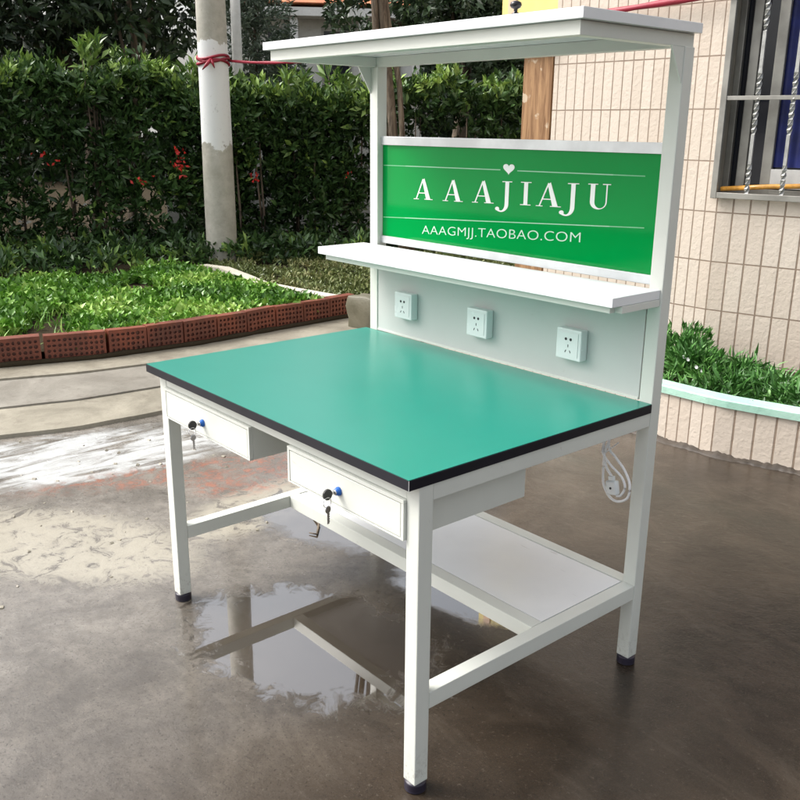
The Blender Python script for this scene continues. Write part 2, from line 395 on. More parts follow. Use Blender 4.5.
def crown(name, blobs, n, k, L, W, mat, parent, holes=.0, spread=.8, light=.3):
    Cs = []
    vol = np.array([b[1][0]*b[1][1]*b[1][2] for b in blobs])**(2/3); vol = vol/vol.sum()
    for (c_, r), f in zip(blobs, vol):
        m = int(n*f); d = rng.normal(size=(m, 3)); d /= np.linalg.norm(d, axis=1)[:, None]
        rad = rng.random(m)**.45
        Cs.append((np.array(c_) + d*rad[:, None]*np.array(r), d, rad))
    C_ = np.concatenate([x[0] for x in Cs]); U = np.concatenate([x[1] for x in Cs]); rad = np.concatenate([x[2] for x in Cs])
    keep = vnoise(C_, 1.5) > -.28 + holes
    C_, U, rad = C_[keep], U[keep], rad[keep]
    U = U*.7 + np.array([0, 0, .15])
    t = .35 + light*vnoise(C_, .9, 7) + .2*(rng.random(len(C_)) - .5)
    P, D, Ls, Ws, t = whorls(C_, U, k, L, W, spread, t)
    return leaves(name, P, D, Ls, Ws, t, mat, parent)

def tree(name, label, base, top, r0, blobs, n, k, L, W, mat, holes=0., limbs=5, light=.3, bend=.15, group=None):
    e = empty(name, base); tag(e, label, 'tree', group)
    mb = MB(); b0 = Vector(base); t0 = Vector(top)
    pts = []
    for i in range(9):
        f = i/8; q = b0.lerp(t0, f); q += Vector((math.sin(f*5+base[0])*bend, math.cos(f*4+base[1])*bend, 0))*f*(1-f)*2
        pts.append(q)
    mb.tube(pts, [r0*(1-.6*i/8) for i in range(9)], 9)
    mb.build('trunk', M['bark'], e, True)
    for j in range(limbs):
        bl = blobs[j % len(blobs)]; tgt = Vector(bl[0]) + Vector((random.uniform(-.4, .4)*bl[1][0], random.uniform(-.4, .4)*bl[1][1], random.uniform(-.1, .5)*bl[1][2]))
        s_ = pts[4 + j % 4]; lm = MB()
        q = [s_.lerp(tgt, f) + Vector((0, 0, .25*math.sin(f*PI))) for f in (0, .25, .5, .75, 1)]
        lm.tube(q, [r0*.42, r0*.34, r0*.25, r0*.16, r0*.06], 6); lm.build('limb', M['bark'], e, True)
    crown('crown', blobs, n, k, L, W, mat, e, holes, .8, light)
    return e

# ------------------------------------------------------------------ ground and setting
def sheet(name, x0, x1, y0, y1, z, mat, sub=1):
    mb = MB(); v = [mb.bm.verts.new(q) for q in ((x0,y0,z),(x1,y0,z),(x1,y1,z),(x0,y1,z))]; mb.bm.faces.new(v)
    o = mb.build(name, mat); o['kind'] = 'structure'; return o
sheet('ground', -600, 600, -600, 600, 0, M['ground'])

def interp(curve, y): return float(np.interp(y, [c[1] for c in curve], [c[0] for c in curve]))
c1 = [(-3.35, -1.6), (-3.15, -.6), (-2.93, .39), (-2.79, .82), (-2.73, 1.21), (-2.67, 1.94), (-2.64, 2.84), (-2.6, 4.5)]
c2 = [(-2.95, -1.6), (-2.68, -.6), (-2.39, .22), (-2.28, .62), (-2.25, .99), (-2.19, 2), (-2.15, 3), (-2.1, 4.5)]
c3 = [(-2.55, -1.6), (-2.25, -.6), (-1.95, .08), (-1.85, .44), (-1.83, .85), (-1.80, 2), (-1.78, 4.5)]
cb = [(-3.9, -1.6), (-3.55, -.6), (-3.22, .47), (-3.05, 1.04), (-3.0, 1.73), (-3.06, 2.37), (-3.12, 3.2), (-3.2, 4.5)]
def strip(name, front, back_, z, mat, wob=.006):
    mb = MB(); ys = np.linspace(-1.6, 4.5, 90); T, B_, Bk = [], [], []
    for y in ys:
        w_ = wob*noise.noise(Vector((0, y*5, z*90)))
        xf = interp(front, y) + w_*1.5
        T.append(mb.bm.verts.new((xf - .006, y, z))); B_.append(mb.bm.verts.new((xf, y, -.02))); Bk.append(mb.bm.verts.new((back_(y), y, z + .001)))
    for i in range(len(ys)-1):
        mb.bm.faces.new((T[i], T[i+1], Bk[i+1], Bk[i])); mb.bm.faces.new((B_[i], B_[i+1], T[i+1], T[i]))
    o = mb.build(name, mat); o['kind'] = 'structure'; return o
strip('path', c3, lambda y: interp(c2, y) - .05, .020, M['slab_tan'])
strip('pavement', c2, lambda y: interp(c1, y) - .05, .031, M['slab_grey'])
strip('kerb', c1, lambda y: interp(cb, y) - .12, .044, M['slab_tan'])
# planting bed: soil behind the bricks, slightly rough
mb = MB(); nx, ny = 40, 60; gr = []
for i in range(nx+1):
    row = []
    for j in range(ny+1):
        y = -8 + 26*j/ny; xe = interp(cb, y) - .085
        x = xe - (40 if i == nx else 5.0*i/nx)
        z = .125 + .03*noise.noise(Vector((x*2, y*2, 0))) + (0 if i else -.02)
        row.append(mb.bm.verts.new((x, y, z)))
    gr.append(row)
for i in range(nx):
    for j in range(ny): mb.bm.faces.new((gr[i][j], gr[i][j+1], gr[i+1][j+1], gr[i+1][j]))
o = mb.build('flower_bed_soil', M['soil'], smooth=True); o['kind'] = 'structure'
# dirt line at the foot of the bricks
mb = MB(); pts = [(interp(cb, y) + .012 + .008*noise.noise(Vector((y*6, 1, 0))), y, .052) for y in np.linspace(-1.6, 4.4, 80)]
mb.tube(pts, [.022 + .012*noise.noise(Vector((q[1]*8, 5, 0))) for q in pts], 6)
o = mb.build('soil_spill', M['soil'], smooth=True); o['kind'] = 'structure'
# diagonal pale cement strip in the bed
mb = MB()
st = [(-5.35, 3.05), (-5.06, 3.13), (-4.55, 3.04), (-4.1, 2.95), (-3.7, 2.99), (-3.24, 3.06)]
for w0 in (0,):
    A, B = [], []
    for i, (x, y) in enumerate(st):
        A.append([mb.bm.verts.new((x, y-.055, z)) for z in (.08, .205)]); B.append([mb.bm.verts.new((x, y+.055, z)) for z in (.08, .205)])
    for i in range(len(st)-1):
        mb.bm.faces.new((A[i][0], A[i+1][0], A[i+1][1], A[i][1])); mb.bm.faces.new((B[i][0], B[i][1], B[i+1][1], B[i+1][0]))
        mb.bm.faces.new((A[i][1], A[i+1][1], B[i+1][1], B[i][1]))
    mb.bm.faces.new((A[0][0], A[0][1], B[0][1], B[0][0])); mb.bm.faces.new((A[-1][0], B[-1][0], B[-1][1], A[-1][1]))
o = mb.build('bed_kerb', M['slab_pale']); o['kind'] = 'structure'

# ------------------------------------------------------------------ hollow bricks
def brick_mesh(L, name):
    H, D = .166, .075; mb = MB(); nxh, nzh = max(5, int(round(L/.034))), 4
    mb.box(0, L, .012, D, 0, H)
    # face with recessed holes; cells share the 8-point outline
    mx0, mz0 = .010, .016; cw = (L-2*mx0)/nxh; ch = (H-2*mz0)/nzh
    hb = MB()
    def quad(B, pts): B.bm.faces.new([B.bm.verts.new(q) for q in pts])
    quad(mb, [(0,0,0),(L,0,0),(L,0,mz0),(0,0,mz0)]); quad(mb, [(0,0,H-mz0),(L,0,H-mz0),(L,0,H),(0,0,H)])
    quad(mb, [(0,0,mz0),(mx0,0,mz0),(mx0,0,H-mz0),(0,0,H-mz0)]); quad(mb, [(L-mx0,0,mz0),(L,0,mz0),(L,0,H-mz0),(L-mx0,0,H-mz0)])
    quad(mb, [(0,0,0),(0,0,H),(0,.012,H),(0,.012,0)]); quad(mb, [(L,0,0),(L,.012,0),(L,.012,H),(L,0,H)]); quad(mb, [(0,0,H),(L,0,H),(L,.012,H),(0,.012,H)])
    for i in range(nxh):
        for j in range(nzh):
            x, z = mx0+cw*i, mz0+ch*j
            sh = random.uniform(-.05, .05)*cw
            out = [(x,z),(x+cw/2,z),(x+cw,z),(x+cw,z+ch/2),(x+cw,z+ch),(x+cw/2,z+ch),(x,z+ch),(x,z+ch/2)]
            cx, cz = x+cw/2+sh, z+ch/2; rx, rz = cw*.36*random.uniform(.7, 1.15), ch*.35*random.uniform(.7, 1.15)
            inn = [(cx+rx*math.cos(t), cz+rz*math.sin(t)) for t in [math.radians(225+45*q) for q in range(8)]]
            for q in range(8):
                r = (q+1) % 8
                quad(mb, [(out[q][0],0,out[q][1]),(out[r][0],0,out[r][1]),(inn[r][0],0,inn[r][1]),(inn[q][0],0,inn[q][1])])
                quad(hb, [(inn[q][0],0,inn[q][1]),(inn[r][0],0,inn[r][1]),(inn[r][0],.0115,inn[r][1]),(inn[q][0],.0115,inn[q][1])])
            quad(hb, [(px,.0115,pz) for px, pz in inn])
    bmesh.ops.remove_doubles(mb.bm, verts=mb.bm.verts[:], dist=.0004)
    return mb, hb
y = -.75; bi = 0
marks = [-.75, -.35, .04, .42, .74, 1.12, 1.38, 1.64, 1.90, 2.16, 2.42, 2.68, 2.94, 3.20]
descr = ['red hollow brick at the far left end of the brick edging', 'red hollow brick just inside the left picture edge', 'stained red hollow brick with moss, second from the left edge',
 'long red hollow brick left of the table corner', 'red hollow brick in the bed edging above the left table corner', 'red hollow brick right of the one above the left table corner',
 'red hollow brick in the middle of the edging beside bright weeds', 'red hollow brick where the weeds spill over', 'red hollow brick below the right end of the weeds',
 'muddy red hollow brick near the pale cement strip', 'muddy red hollow brick under the end of the cement strip', 'muddy red hollow brick last but one before the mossy stone block', 'red hollow brick next to the mossy stone block']
for i in range(len(marks)-1):
    y0, y1 = marks[i], marks[i+1]; L = (y1-y0) - .008
    mb, hb = brick_mesh(L, 'b')
    x0, x1 = interp(cb, y0), interp(cb, y1); ang = math.atan2(y1-y0, x1-x0)
    e = empty('hollow_brick', (x0, y0, .05))
    e.rotation_euler = (random.uniform(-.06, .04), random.uniform(-.02, .02), ang + random.uniform(-.02, .02)); 
    bpy.context.view_layer.update()
    tag(e, descr[i], 'brick', 'hollow bricks edging the flower bed')
    ob = mb.build('body', M['brick']); oh = hb.build('holes', M['brick_hole'])
    for q in (ob, oh): q.parent = e
    # bricks face +X : local -Y must point to camera side
# mossy stone block
mb = MB(); mb.box(-.12, .12, -.1, .1, 0, .25, .02)
bmesh.ops.subdivide_edges(mb.bm, edges=mb.bm.edges[:], cuts=3, use_grid_fill=True)
for v in mb.bm.verts: v.co += Vector((noise.noise(v.co*9), noise.noise(v.co*9+Vector((5,0,0))), noise.noise(v.co*9+Vector((0,7,0)))))*.018
o = mb.build('stone_block', M['stone'], smooth=True); o.location = (-2.74, 3.02, .03); o.rotation_euler[2] = .2
tag(o, 'weathered mossy stone block standing behind the left rear post of the workbench', 'stone block')

# ------------------------------------------------------------------ pole, ribbon
PX, PY = -5.78, 3.52
e = empty('utility_pole', (PX, PY, .1)); tag(e, 'round concrete utility pole with white painted band in front of the hedge', 'pole')
mb = MB(); mb.lathe([(.158, 0), (.157, .02), (.154, .8), (.148, 1.5), (.142, 2.5), (.125, 6.5)], 28, Matrix.Translation((PX, PY, .08))); mb.build('shaft', M['pole'], e, True)
mb = MB()
RZ = 2.1
for k, dz in enumerate((0, .025, -.02)):
    mb.tube([(PX + .151*math.cos(t), PY + .151*math.sin(t), RZ + dz + .02*math.sin(t*2+k)) for t in np.linspace(0, 2*PI, 24)[:-1]], .014, 6, True)
mb.tube([(PX+.12, PY-.09, RZ), (PX+.16, PY-.16, RZ-.05), (PX+.14, PY-.2, RZ-.10)], [.018, .016, .004], 6)
mb.tube([(PX+.12, PY-.09, RZ), (PX+.17, PY-.10, RZ-.04), (PX+.18, PY-.09, RZ-.08)], [.018, .014, .004], 6)
A = Vector((PX+.10, PY+.11, RZ)); Bv = Vector((-.20, 3.53, 2.195))
pts = []
for i in range(41):
    f = i/40; q = A.lerp(Bv, f); q.z -= .16*4*f*(1-f)*(1-f); pts.append(q)
mb.tube(pts, [.010 + .006*abs(math.sin(i*.9)) + .006*i/40 for i in range(41)], 6, flat=.5)
o = mb.build('red_ribbon', M['ribbon'], smooth=True); tag(o, 'dark red ribbon knotted round the concrete pole and strung across to the tiled building', 'ribbon')
# thin pole further back
mb = MB(); mb.lathe([(.075, 0), (.07, 1.9), (.06, 4.6)], 14, Matrix.Translation((-8.65, 5.5, 0)))
o = mb.build('thin_pole', M['plaster'], smooth=True); tag(o, 'thin pale pole among the trees right of the thick concrete pole', 'pole')

# ------------------------------------------------------------------ hedge
hp = [(-7.7, -1.6), (-7.35, .3), (-7.0, 1.8), (-6.62, 3.4), (-6.3, 4.3), (-5.75, 5.2), (-4.9, 6.4), (-3.95, 7.6), (-2.6, 8.9)]
def hpath(f):
    s_ = f*(len(hp)-1); i = min(int(s_), len(hp)-2); t = s_-i
    A, B = np.array(hp[i]), np.array(hp[i+1]); d = (B-A)/np.linalg.norm(B-A); nrm = np.array([-d[1], d[0]])   # nrm points away from camera
    return A + (B-A)*t, nrm
def hedge(name, label, f0, f1, n, mat, top=1.95, stems=12):
    A, nr = hpath((f0+f1)/2); e = empty(name, (A[0]+nr[0]*.4, A[1]+nr[1]*.4, .1)); tag(e, label, 'hedge')
    C_, U, T = [], [], []
    for i in range(n):
        f = random.uniform(f0, f1); q, nr = hpath(f)
        hz = top - .02 + .16*noise.noise(Vector((q[0]*1.3, q[1]*1.3, 3))) + .13*noise.noise(Vector((q[0]*5, q[1]*5, 3)))
        r = random.random()
        if r < .30: z = hz + random.uniform(-.14, .03) + (random.uniform(0, .16) if random.random() < .12 else 0); d = random.uniform(-.05, 1.0); u = Vector((random.gauss(0, .3), random.gauss(0, .3), 1))
        else:
            z = .12 + (hz-.12)*random.random()**.8; d = abs(random.gauss(0, .2)) if random.random() < .7 else random.uniform(0, .9)
            if z < .75 and random.random() < .35*(1-z/.75): continue
            u = Vector((-nr[0]*.8 + random.gauss(0, .35), -nr[1]*.8 + random.gauss(0, .35), .55 + random.gauss(0, .3)))
        bul = .16*noise.noise(Vector((q[0]*1.3, q[1]*1.3, z*1.6)))
        if noise.noise(Vector((q[0]*2.4, q[1]*2.4, z*2.6+9))) < -.33 and d < .3 and z < hz-.2: continue
        pnt = (q[0] + nr[0]*(d+bul), q[1] + nr[1]*(d+bul), z); C_.append(pnt); U.append(u)
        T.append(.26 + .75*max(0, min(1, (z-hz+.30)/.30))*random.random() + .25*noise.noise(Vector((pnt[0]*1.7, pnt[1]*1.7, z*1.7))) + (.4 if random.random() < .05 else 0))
    C_, U = np.array(C_), np.array([tuple(u) for u in U])
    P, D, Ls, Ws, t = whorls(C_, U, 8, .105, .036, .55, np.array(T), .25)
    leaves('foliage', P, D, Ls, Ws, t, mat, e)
    for i in range(stems):
        f = f0 + (f1-f0)*(i+random.random())/stems; q, nr = hpath(f); d = random.uniform(.02, .25)
        x, y = q[0]+nr[0]*d, q[1]+nr[1]*d; mb = MB()
        for s_ in range(random.choice((1, 2))):
            ox, oy = random.gauss(0, .05), random.gauss(0, .05)
            mb.tube([(x+ox, y+oy, .08), (x+ox*1.4+.02, y+oy, .5), (x+ox*1.2, y+oy*1.6, 1.0), (x+ox*2, y+oy*2, 1.6)], [.017, .014, .011, .006], 6)
        mb.build('stem', M['bark'], e, True)
    return e
hA = hedge('hedge', 'tall dark green leafy hedge behind the weed bed left of the concrete pole', .06, .40, 5200, M['hedge_leaf'], 1.98, 8)
hB = hedge('hedge', 'dark green hedge between the concrete pole and the workbench left post', .40, .64, 3800, M['hedge_leaf'], 1.84, 5)
hC = hedge('hedge', 'brighter green hedge seen above the green sign panel', .64, .98, 3400, M['hedge_leaf'], 1.96, 6)
def blossom(parent, c_, r, n=40):
    C_ = np.array(c_) + rng.normal(size=(n, 3))*np.array(r)
    leaves('blossom', C_, rng.normal(size=(n, 3)), rng.uniform(.03, .07, n), rng.uniform(.02, .045, n), np.zeros(n), M['petal_red'], parent)
blossom(hA, (-6.33, 3.38, 1.12), (.03, .03, .075), 34); blossom(hA, (-6.5, 3.05, .93), (.03, .05, .02), 7)
blossom(hA, (-6.82, 2.2, 1.15), (.04, .10, .04), 7)
blossom(hB, (-6.1, 4.15, .97), (.025, .03, .045), 13); blossom(hB, (-5.5, 4.95, 1.0), (.03, .03, .02), 4)
# flowers visible low over shelf
blossom(hC, (-4.95, 5.9, .6), (.1, .12, .05), 30)

# ------------------------------------------------------------------ trees behind
tree('broadleaf_tree', 'large dark broadleaf tree behind the hedge at the upper left', (-9.1, 3.6, 0), (-9.3, 3.7, 3.4), .13,
     [((-9.4, 2.6, 3.1), (1.3, 1.5, 1.0)), ((-9.3, 4.3, 3.2), (1.2, 1.3, 1.0)), ((-9.0, 1.2, 2.9), (1.2, 1.2, 1.1)), ((-9.7, 3.4, 2.4), (1.2, 1.8, .7))], 3300, 7, .13, .05, M['dark_leaf'], .20)
tree('broadleaf_tree', 'dark tree trunk and crown close behind the hedge left of the pole', (-8.35, 3.75, 0), (-8.3, 3.85, 3.2), .07,
     [((-8.4, 3.6, 3.2), (.8, .9, .8)), ((-8.3, 4.4, 3.0), (.6, .5, .7))], 700, 7, .13, .05, M['dark_leaf'], .1)
tree('broadleaf_tree', 'dark evergreen tree at the far left edge behind the hedge', (-9.0, .4, 0), (-9.1, .5, 3.2), .12,
     [((-9.0, .4, 3.0), (1.2, 1.3, 1.1)), ((-8.8, -1.0, 2.9), (1.2, 1.2, 1.1)), ((-8.9, 1.7, 2.5), (.9, 1.0, .8))], 2600, 7, .13, .05, M['dark_leaf'], .0)
tree('willow_tree', 'grey green fine leaved tree between the thin pole and the white house', (-9.3, 6.2, 0), (-9.4, 6.3, 3.4), .08,
     [((-9.3, 6.15, 2.8), (.55, .6, .95)), ((-9.3, 6.5, 2.1), (.5, .6, .5)), ((-9.4, 5.8, 3.3), (.6, .6, .5))], 1500, 8, .09, .022, M['willow_leaf'], .02)
tree('canopy_tree', 'dark canopy tree behind the top shelf of the workbench', (-7.6, 8.6, 0), (-7.6, 8.7, 3.4), .14,
     [((-7.4, 8.1, 3.2), (1.2, 1.2, .85)), ((-8.1, 7.25, 3.0), (.55, .55, .6)), ((-6.4, 9.2, 3.2), (1.3, 1.2, .85)), ((-5.3, 9.8, 3.0), (1.0, 1.0, .85)), ((-6.2, 8.9, 2.4), (1.1, 1.2, .5))], 4200, 7, .12, .045, M['dark_leaf'], .0)
tree('yellow_green_shrub', 'yellow green bushy tree left of the wooden board', (-4.9, 8.9, 0), (-4.9, 8.9, 1.8), .06,
     [((-5.1, 8.6, 1.9), (.55, .6, .6)), ((-4.4, 9.1, 1.6), (.5, .6, .5))], 800, 8, .10, .04, M['yellow_leaf'], .0)
# slender tree in front of the hedge, several twisted stems
e = empty('slender_tree', (-4.2, 4.4, .12)); tag(e, 'slender tree with twisted pale double trunk behind the left post of the workbench', 'tree')
mb = MB()
for k, (dx, dy, rr) in enumerate(((0, 0, .05), (.045, .055, .04), (-.03, -.045, .032))):
    pts = []
    for i in range(14):
        f = i/13; z = .1 + 5.8*f
        q = Vector((-4.24, 4.53, z)) + Vector((-.05, -.09, 0))*(z-1.4)
        s_ = max(0, 1 - z/2.6)
        tw = Vector((dx*math.cos(z*1.3+k) - dy*math.sin(z*1.1), dy*math.cos(z*1.3) + dx*math.sin(z*1.2+k), 0))*(1.25 if z < 2.2 else .75)
        pts.append(q + tw)
    mb.tube(pts, [rr*(1-.5*i/13) for i in range(14)], 8)
mb.build('trunk', M['bark'], e, True)
crown('crown', [((-4.6, 4.1, 6.2), (.9, .9, .5)), ((-4.9, 4.7, 6.5), (.8, .8, .5))], 500, 7, .12, .045, M['dark_leaf'], e, .0)
# young branches poking up from hedge tops
def sprout(x, y, z, label):
    e = empty('shoot_cluster', (x, y, .1)); tag(e, label, 'shrub')
    mb = MB(); C_, U = [], []
    for k in range(4):
        ox, oy = random.gauss(0, .10), random.gauss(0, .10); zt = z + random.uniform(-.1, .05)
        mb.tube([(x, y, .1), (x+ox*.4, y+oy*.4, z*.6), (x+ox, y+oy, zt)], [.014, .01, .004], 5)
        for j in range(4): C_.append((x+ox*(1-.1*j), y+oy*(1-.1*j), zt-.06*j)); U.append((ox*1.5, oy*1.5, .7))
    mb.build('stem', M['bark'], e, True)
    P, D, Ls, Ws, t = whorls(np.array(C_), np.array(U), 7, .15, .04, .45, np.full(len(C_), .75), .2)
    leaves('foliage', P, D, Ls, Ws, t, M['hedge_leaf'], e)
sprout(-6.95, 2.75, 2.25, 'light green shoots rising above the left part of the hedge')
sprout(-6.6, 3.85, 2.1, 'light green shoots rising just left of the concrete pole')
sprout(-6.2, 4.75, 2.02, 'light green shoots rising right of the concrete pole')
sprout(-5.9, 5.2, 2.05, 'light green shoots rising beside the workbench left post')
# far wood closing the horizon
C_ = []; 
for i in range(6500):
    az = math.radians(random.uniform(28, 88)); d = random.uniform(24, 27)
    hmax = 3.6 + 1.0*noise.noise(Vector((az*9, 0, 1)))
    if 52.2 < math.degrees(az) < 60: hmax *= .35
    if 60 <= math.degrees(az) < 66: hmax *= .3
    C_.append((2.5 - math.sin(az)*d, -1.15 + math.cos(az)*d, random.uniform(0, hmax)))
C_ = np.array(C_); U = rng.normal(size=C_.shape)
P, D, Ls, Ws, t = whorls(C_, U, 4, .34, .17, .8, .35 + .3*vnoise(C_, .5), .25)
o = leaves('far_wood', P, D, Ls, Ws, t, M['dark_leaf']); tag(o, 'distant mass of dark green trees beyond the hedge', 'wood', kind='stuff')

# white house with orange roof far behind
e = empty('white_house', (-14.2, 10.2, 0)); e.rotation_euler[2] = math.radians(56.3); bpy.context.view_layer.update()
tag(e, 'white house with an orange roof edge glimpsed through the trees', 'house')
def hb(name, x0, x1, y0, y1, z0, z1, mat, parent, bev=0.):
    mb = MB(); mb.box(x0, x1, y0, y1, z0, z1, bev); o = mb.build(name, mat); o.parent = parent; return o
hb('wall', -1.6, 2.6, 0, 4, 0, 3.85, M['plaster'], e)
r_o = MB(); r_o.prism([(-.35, 3.9), (4.3, 3.9), (2, 5.0)], lambda u, v, w_: (-1.9 + w_, u, v), 4.9); ro = r_o.build('roof', M['orange']); ro.parent = e
for x in (-.6, .55, 1.6):
    wf = hb('window', x, x+.62, -.04, -.002, 2.1, 3.45, M['frame_grey'], e); gl = hb('pane', x+.05, x+.57, -.055, -.042, 2.16, 3.39, M['glass_dark'], wf)
    wf['label'] = 'dark framed window of the white house'
for x in (-1.4, -.1, 1.3, 2.4): hb('column', x, x+.16, -.5, -.34, 0, 3.6, M['plaster'], e)
hb('balcony_slab', -1.6, 2.6, -.62, -.05, 3.62, 3.78, M['plaster'], e)
# white garden wall
A = Vector((-8.75, 4.4, 0)); B = Vector((-6.9, 7.25, 0)); ang = math.atan2(B.y-A.y, B.x-A.x)
e = empty('garden_wall', A); e.rotation_euler[2] = ang; bpy.context.view_layer.update(); tag(e, 'low white garden wall peeping over the top of the hedge', 'wall')
hb('wall', 0, (B-A).length, 0, .15, 0, 1.80, M['plaster'], e); hb('coping', -.03, (B-A).length+.03, -.05, .2, 1.802, 1.86, M['plaster'], e, .01)

# ------------------------------------------------------------------ bed plants (stuff)
def patch(name, label, n, inside, zf, L, W, up, mat, k=5, tint=.55, cat='plants'):
    C_ = []
    while len(C_) < n:
        q = inside()
        if q: C_.append((q[0], q[1], zf(*q)))
    C_ = np.array(C_); U = np.zeros_like(C_); U[:, 2] = up; U += rng.normal(size=C_.shape)*.3
    t = tint + .7*vnoise(C_, 2.2, 3) + .18*rng.normal(size=len(C_))
    P, D, Ls, Ws, t = whorls(C_, U, k, L, W, .6, t, .35)
    o = leaves(name, P, D, Ls, Ws, t, mat); tag(o, label, cat, kind='stuff'); return o
def in_weed():
    y = random.uniform(-1.2, 2.96); xe = interp(cb, y) - .07
    x = xe - 2.75*random.random()
    den = noise.noise(Vector((x*1.6, y*1.6, 2)))
    if den < -.20 + (.35 if x < xe-2.2 else 0) - (.15 if y > 1.2 else 0): return None
    if x < -5.45 and random.random() < .6: return None
    return x, y
patch('bright_weeds', 'bright green leafy weeds filling the bed behind the bricks', 11000, in_weed, lambda x, y: .14 + random.random()**2*.05, .050, .027, .6, M['weed_leaf'], 6, .5, 'weeds')
def in_tuft():
    y = random.uniform(-1.2, 2.9); xe = interp(cb, y) - .07; x = xe - 2.6*random.random()
    if noise.noise(Vector((x*1.3, y*1.3, 22))) < .0 - (.3 if y < 1.2 else 0): return None
    return x, y
patch('grass_tufts', 'longer bright grass blades among the weeds behind the bricks', 700, in_tuft, lambda x, y: .13, .075, .008, 1.3, M['weed_leaf'], 6, .7, 'grass')
def in_under():
    y = random.uniform(-1.2, 6); x = -7.2 + 1.4*random.random() + max(0, (y-3)*.5)
    if noise.noise(Vector((x*2, y*2, 8))) < -.05: return None
    return x, y
patch('hedge_undergrowth', 'dark low leaves under the foot of the hedge', 2200, in_under, lambda x, y: .14 + random.random()*.2, .09, .03, .8, M['hedge_leaf'], 6, .3, 'plants')
def in_lawn():
    y = random.uniform(3.1, 6.2); x = random.uniform(-6.0, -3.2)
    if y < 3.16: return None
    if x < -4.9 and y < 3.25: return None
    if noise.noise(Vector((x*2.2, y*2.2, 5))) < -.22: return None
    return x, y
patch('rough_grass', 'short olive grass and creeping plants right of the cement strip', 6500, in_lawn, lambda x, y: .13 + random.random()*.03, .042, .014, .7, M['lawn_leaf'], 6, .45, 'grass')

# ------------------------------------------------------------------ tiled building
BX, BY = -.277, 3.6; DR = Vector((.978, .208, 0)).normalized(); NR = Vector((-DR.y, DR.x, 0))
def P_r(s_, off, z): return Vector((BX, BY, 0)) + DR*s_ + NR*off + Vector((0, 0, z))
bld = empty('tiled_building', (-.9, 3.6, 0)); tag(bld, 'building faced with tall cream split face tiles behind the workbench', 'building')
def uvquad(bm, uvl, pts, uvs):
    f = bm.faces.new([bm.verts.new(q) for q in pts])
    for l, q in zip(f.loops, uvs): l[uvl].uv = q
def tiled(name, quads, parent, mat=None):
    bm = bmesh.new(); uvl = bm.loops.layers.uv.new('UVMap')
    for pts, uvs in quads: uvquad(bm, uvl, pts, uvs)
    me = bpy.data.meshes.new(name); bm.to_mesh(me); bm.free(); me.materials.append(mat or M['tile'])
    o = bpy.data.objects.new(name, me); COL.objects.link(o); o.parent = parent; o.matrix_parent_inverse = parent.matrix_world.inverted(); return o
TOP = 6.0; ZO = .49 - .28*2; KS = .0715/.094; X0 = -1.53
def ul(x): return x - X0 + .0335
UB = ul(BX)
UB = round(UB/.0715)*.0715
def uR(s_): return UB + s_*KS
def rq(s0, s1, z0, z1, off=0): 
    return ([P_r(s0, off, z0), P_r(s1, off, z0), P_r(s1, off, z1), P_r(s0, off, z1)], [(uR(s0), z0-ZO), (uR(s1), z0-ZO), (uR(s1), z1-ZO), (uR(s0), z1-ZO)])
W0, W1, WZ0, WZ1 = -.018, 1.55, 1.134, 2.75
kL = UB/(BX-X0+.0335)
def lq(x0, x1, z0, z1): return ([(x0, BY, z0), (x1, BY, z0), (x1, BY, z1), (x0, BY, z1)], [(ul(x0)*kL, z0-ZO), (ul(x1)*kL, z0-ZO), (ul(x1)*kL, z1-ZO), (ul(x0)*kL, z1-ZO)])
quads = [lq(X0, BX + W0, 0, TOP), lq(BX + W0, BX, 0, WZ0), lq(BX + W0, BX, WZ1, TOP),
         rq(0, W1, 0, WZ0), rq(0, W1, WZ1, TOP), rq(W1, 6.0, 0, TOP)]
# side and back walls
quads.append(([(X0, BY+7, 0), (X0, BY, 0), (X0, BY, TOP), (X0, BY+7, TOP)], [(0, -ZO), (7, -ZO), (7, TOP-ZO), (0, TOP-ZO)]))
e6 = P_r(6.0, 0, 0)
quads.append(([e6, (e6.x, e6.y+6, 0), (e6.x, e6.y+6, TOP), (e6.x, e6.y, TOP)], [(0, -ZO), (6, -ZO), (6, TOP-ZO), (0, TOP-ZO)]))
tiled('wall', quads, bld)
mb = MB(); v = [mb.bm.verts.new(q) for q in ((X0-.2, BY-.2, TOP), (BX, BY-.2, TOP), (e6.x+.2, e6.y-.2, TOP), (e6.x+.2, e6.y+6.2, TOP), (X0-.2, BY+7.2, TOP))]
f = mb.bm.faces.new(v); r = bmesh.ops.extrude_face_region(mb.bm, geom=[f]); bmesh.ops.translate(mb.bm, vec=(0, 0, .25), verts=[x for x in r['geom'] if isinstance(x, bmesh.types.BMVert)])
mb.build('roof', M['slab_grey'], bld)
def rbox(mb, s0, s1, o0, o1, z0, z1, bev=0.):
    R4 = Matrix((( DR.x, NR.x, 0, BX), (DR.y, NR.y, 0, BY), (0, 0, 1, 0), (0, 0, 0, 1)))
    mb.box(s0, s1, o0, o1, z0, z1, bev, R4)
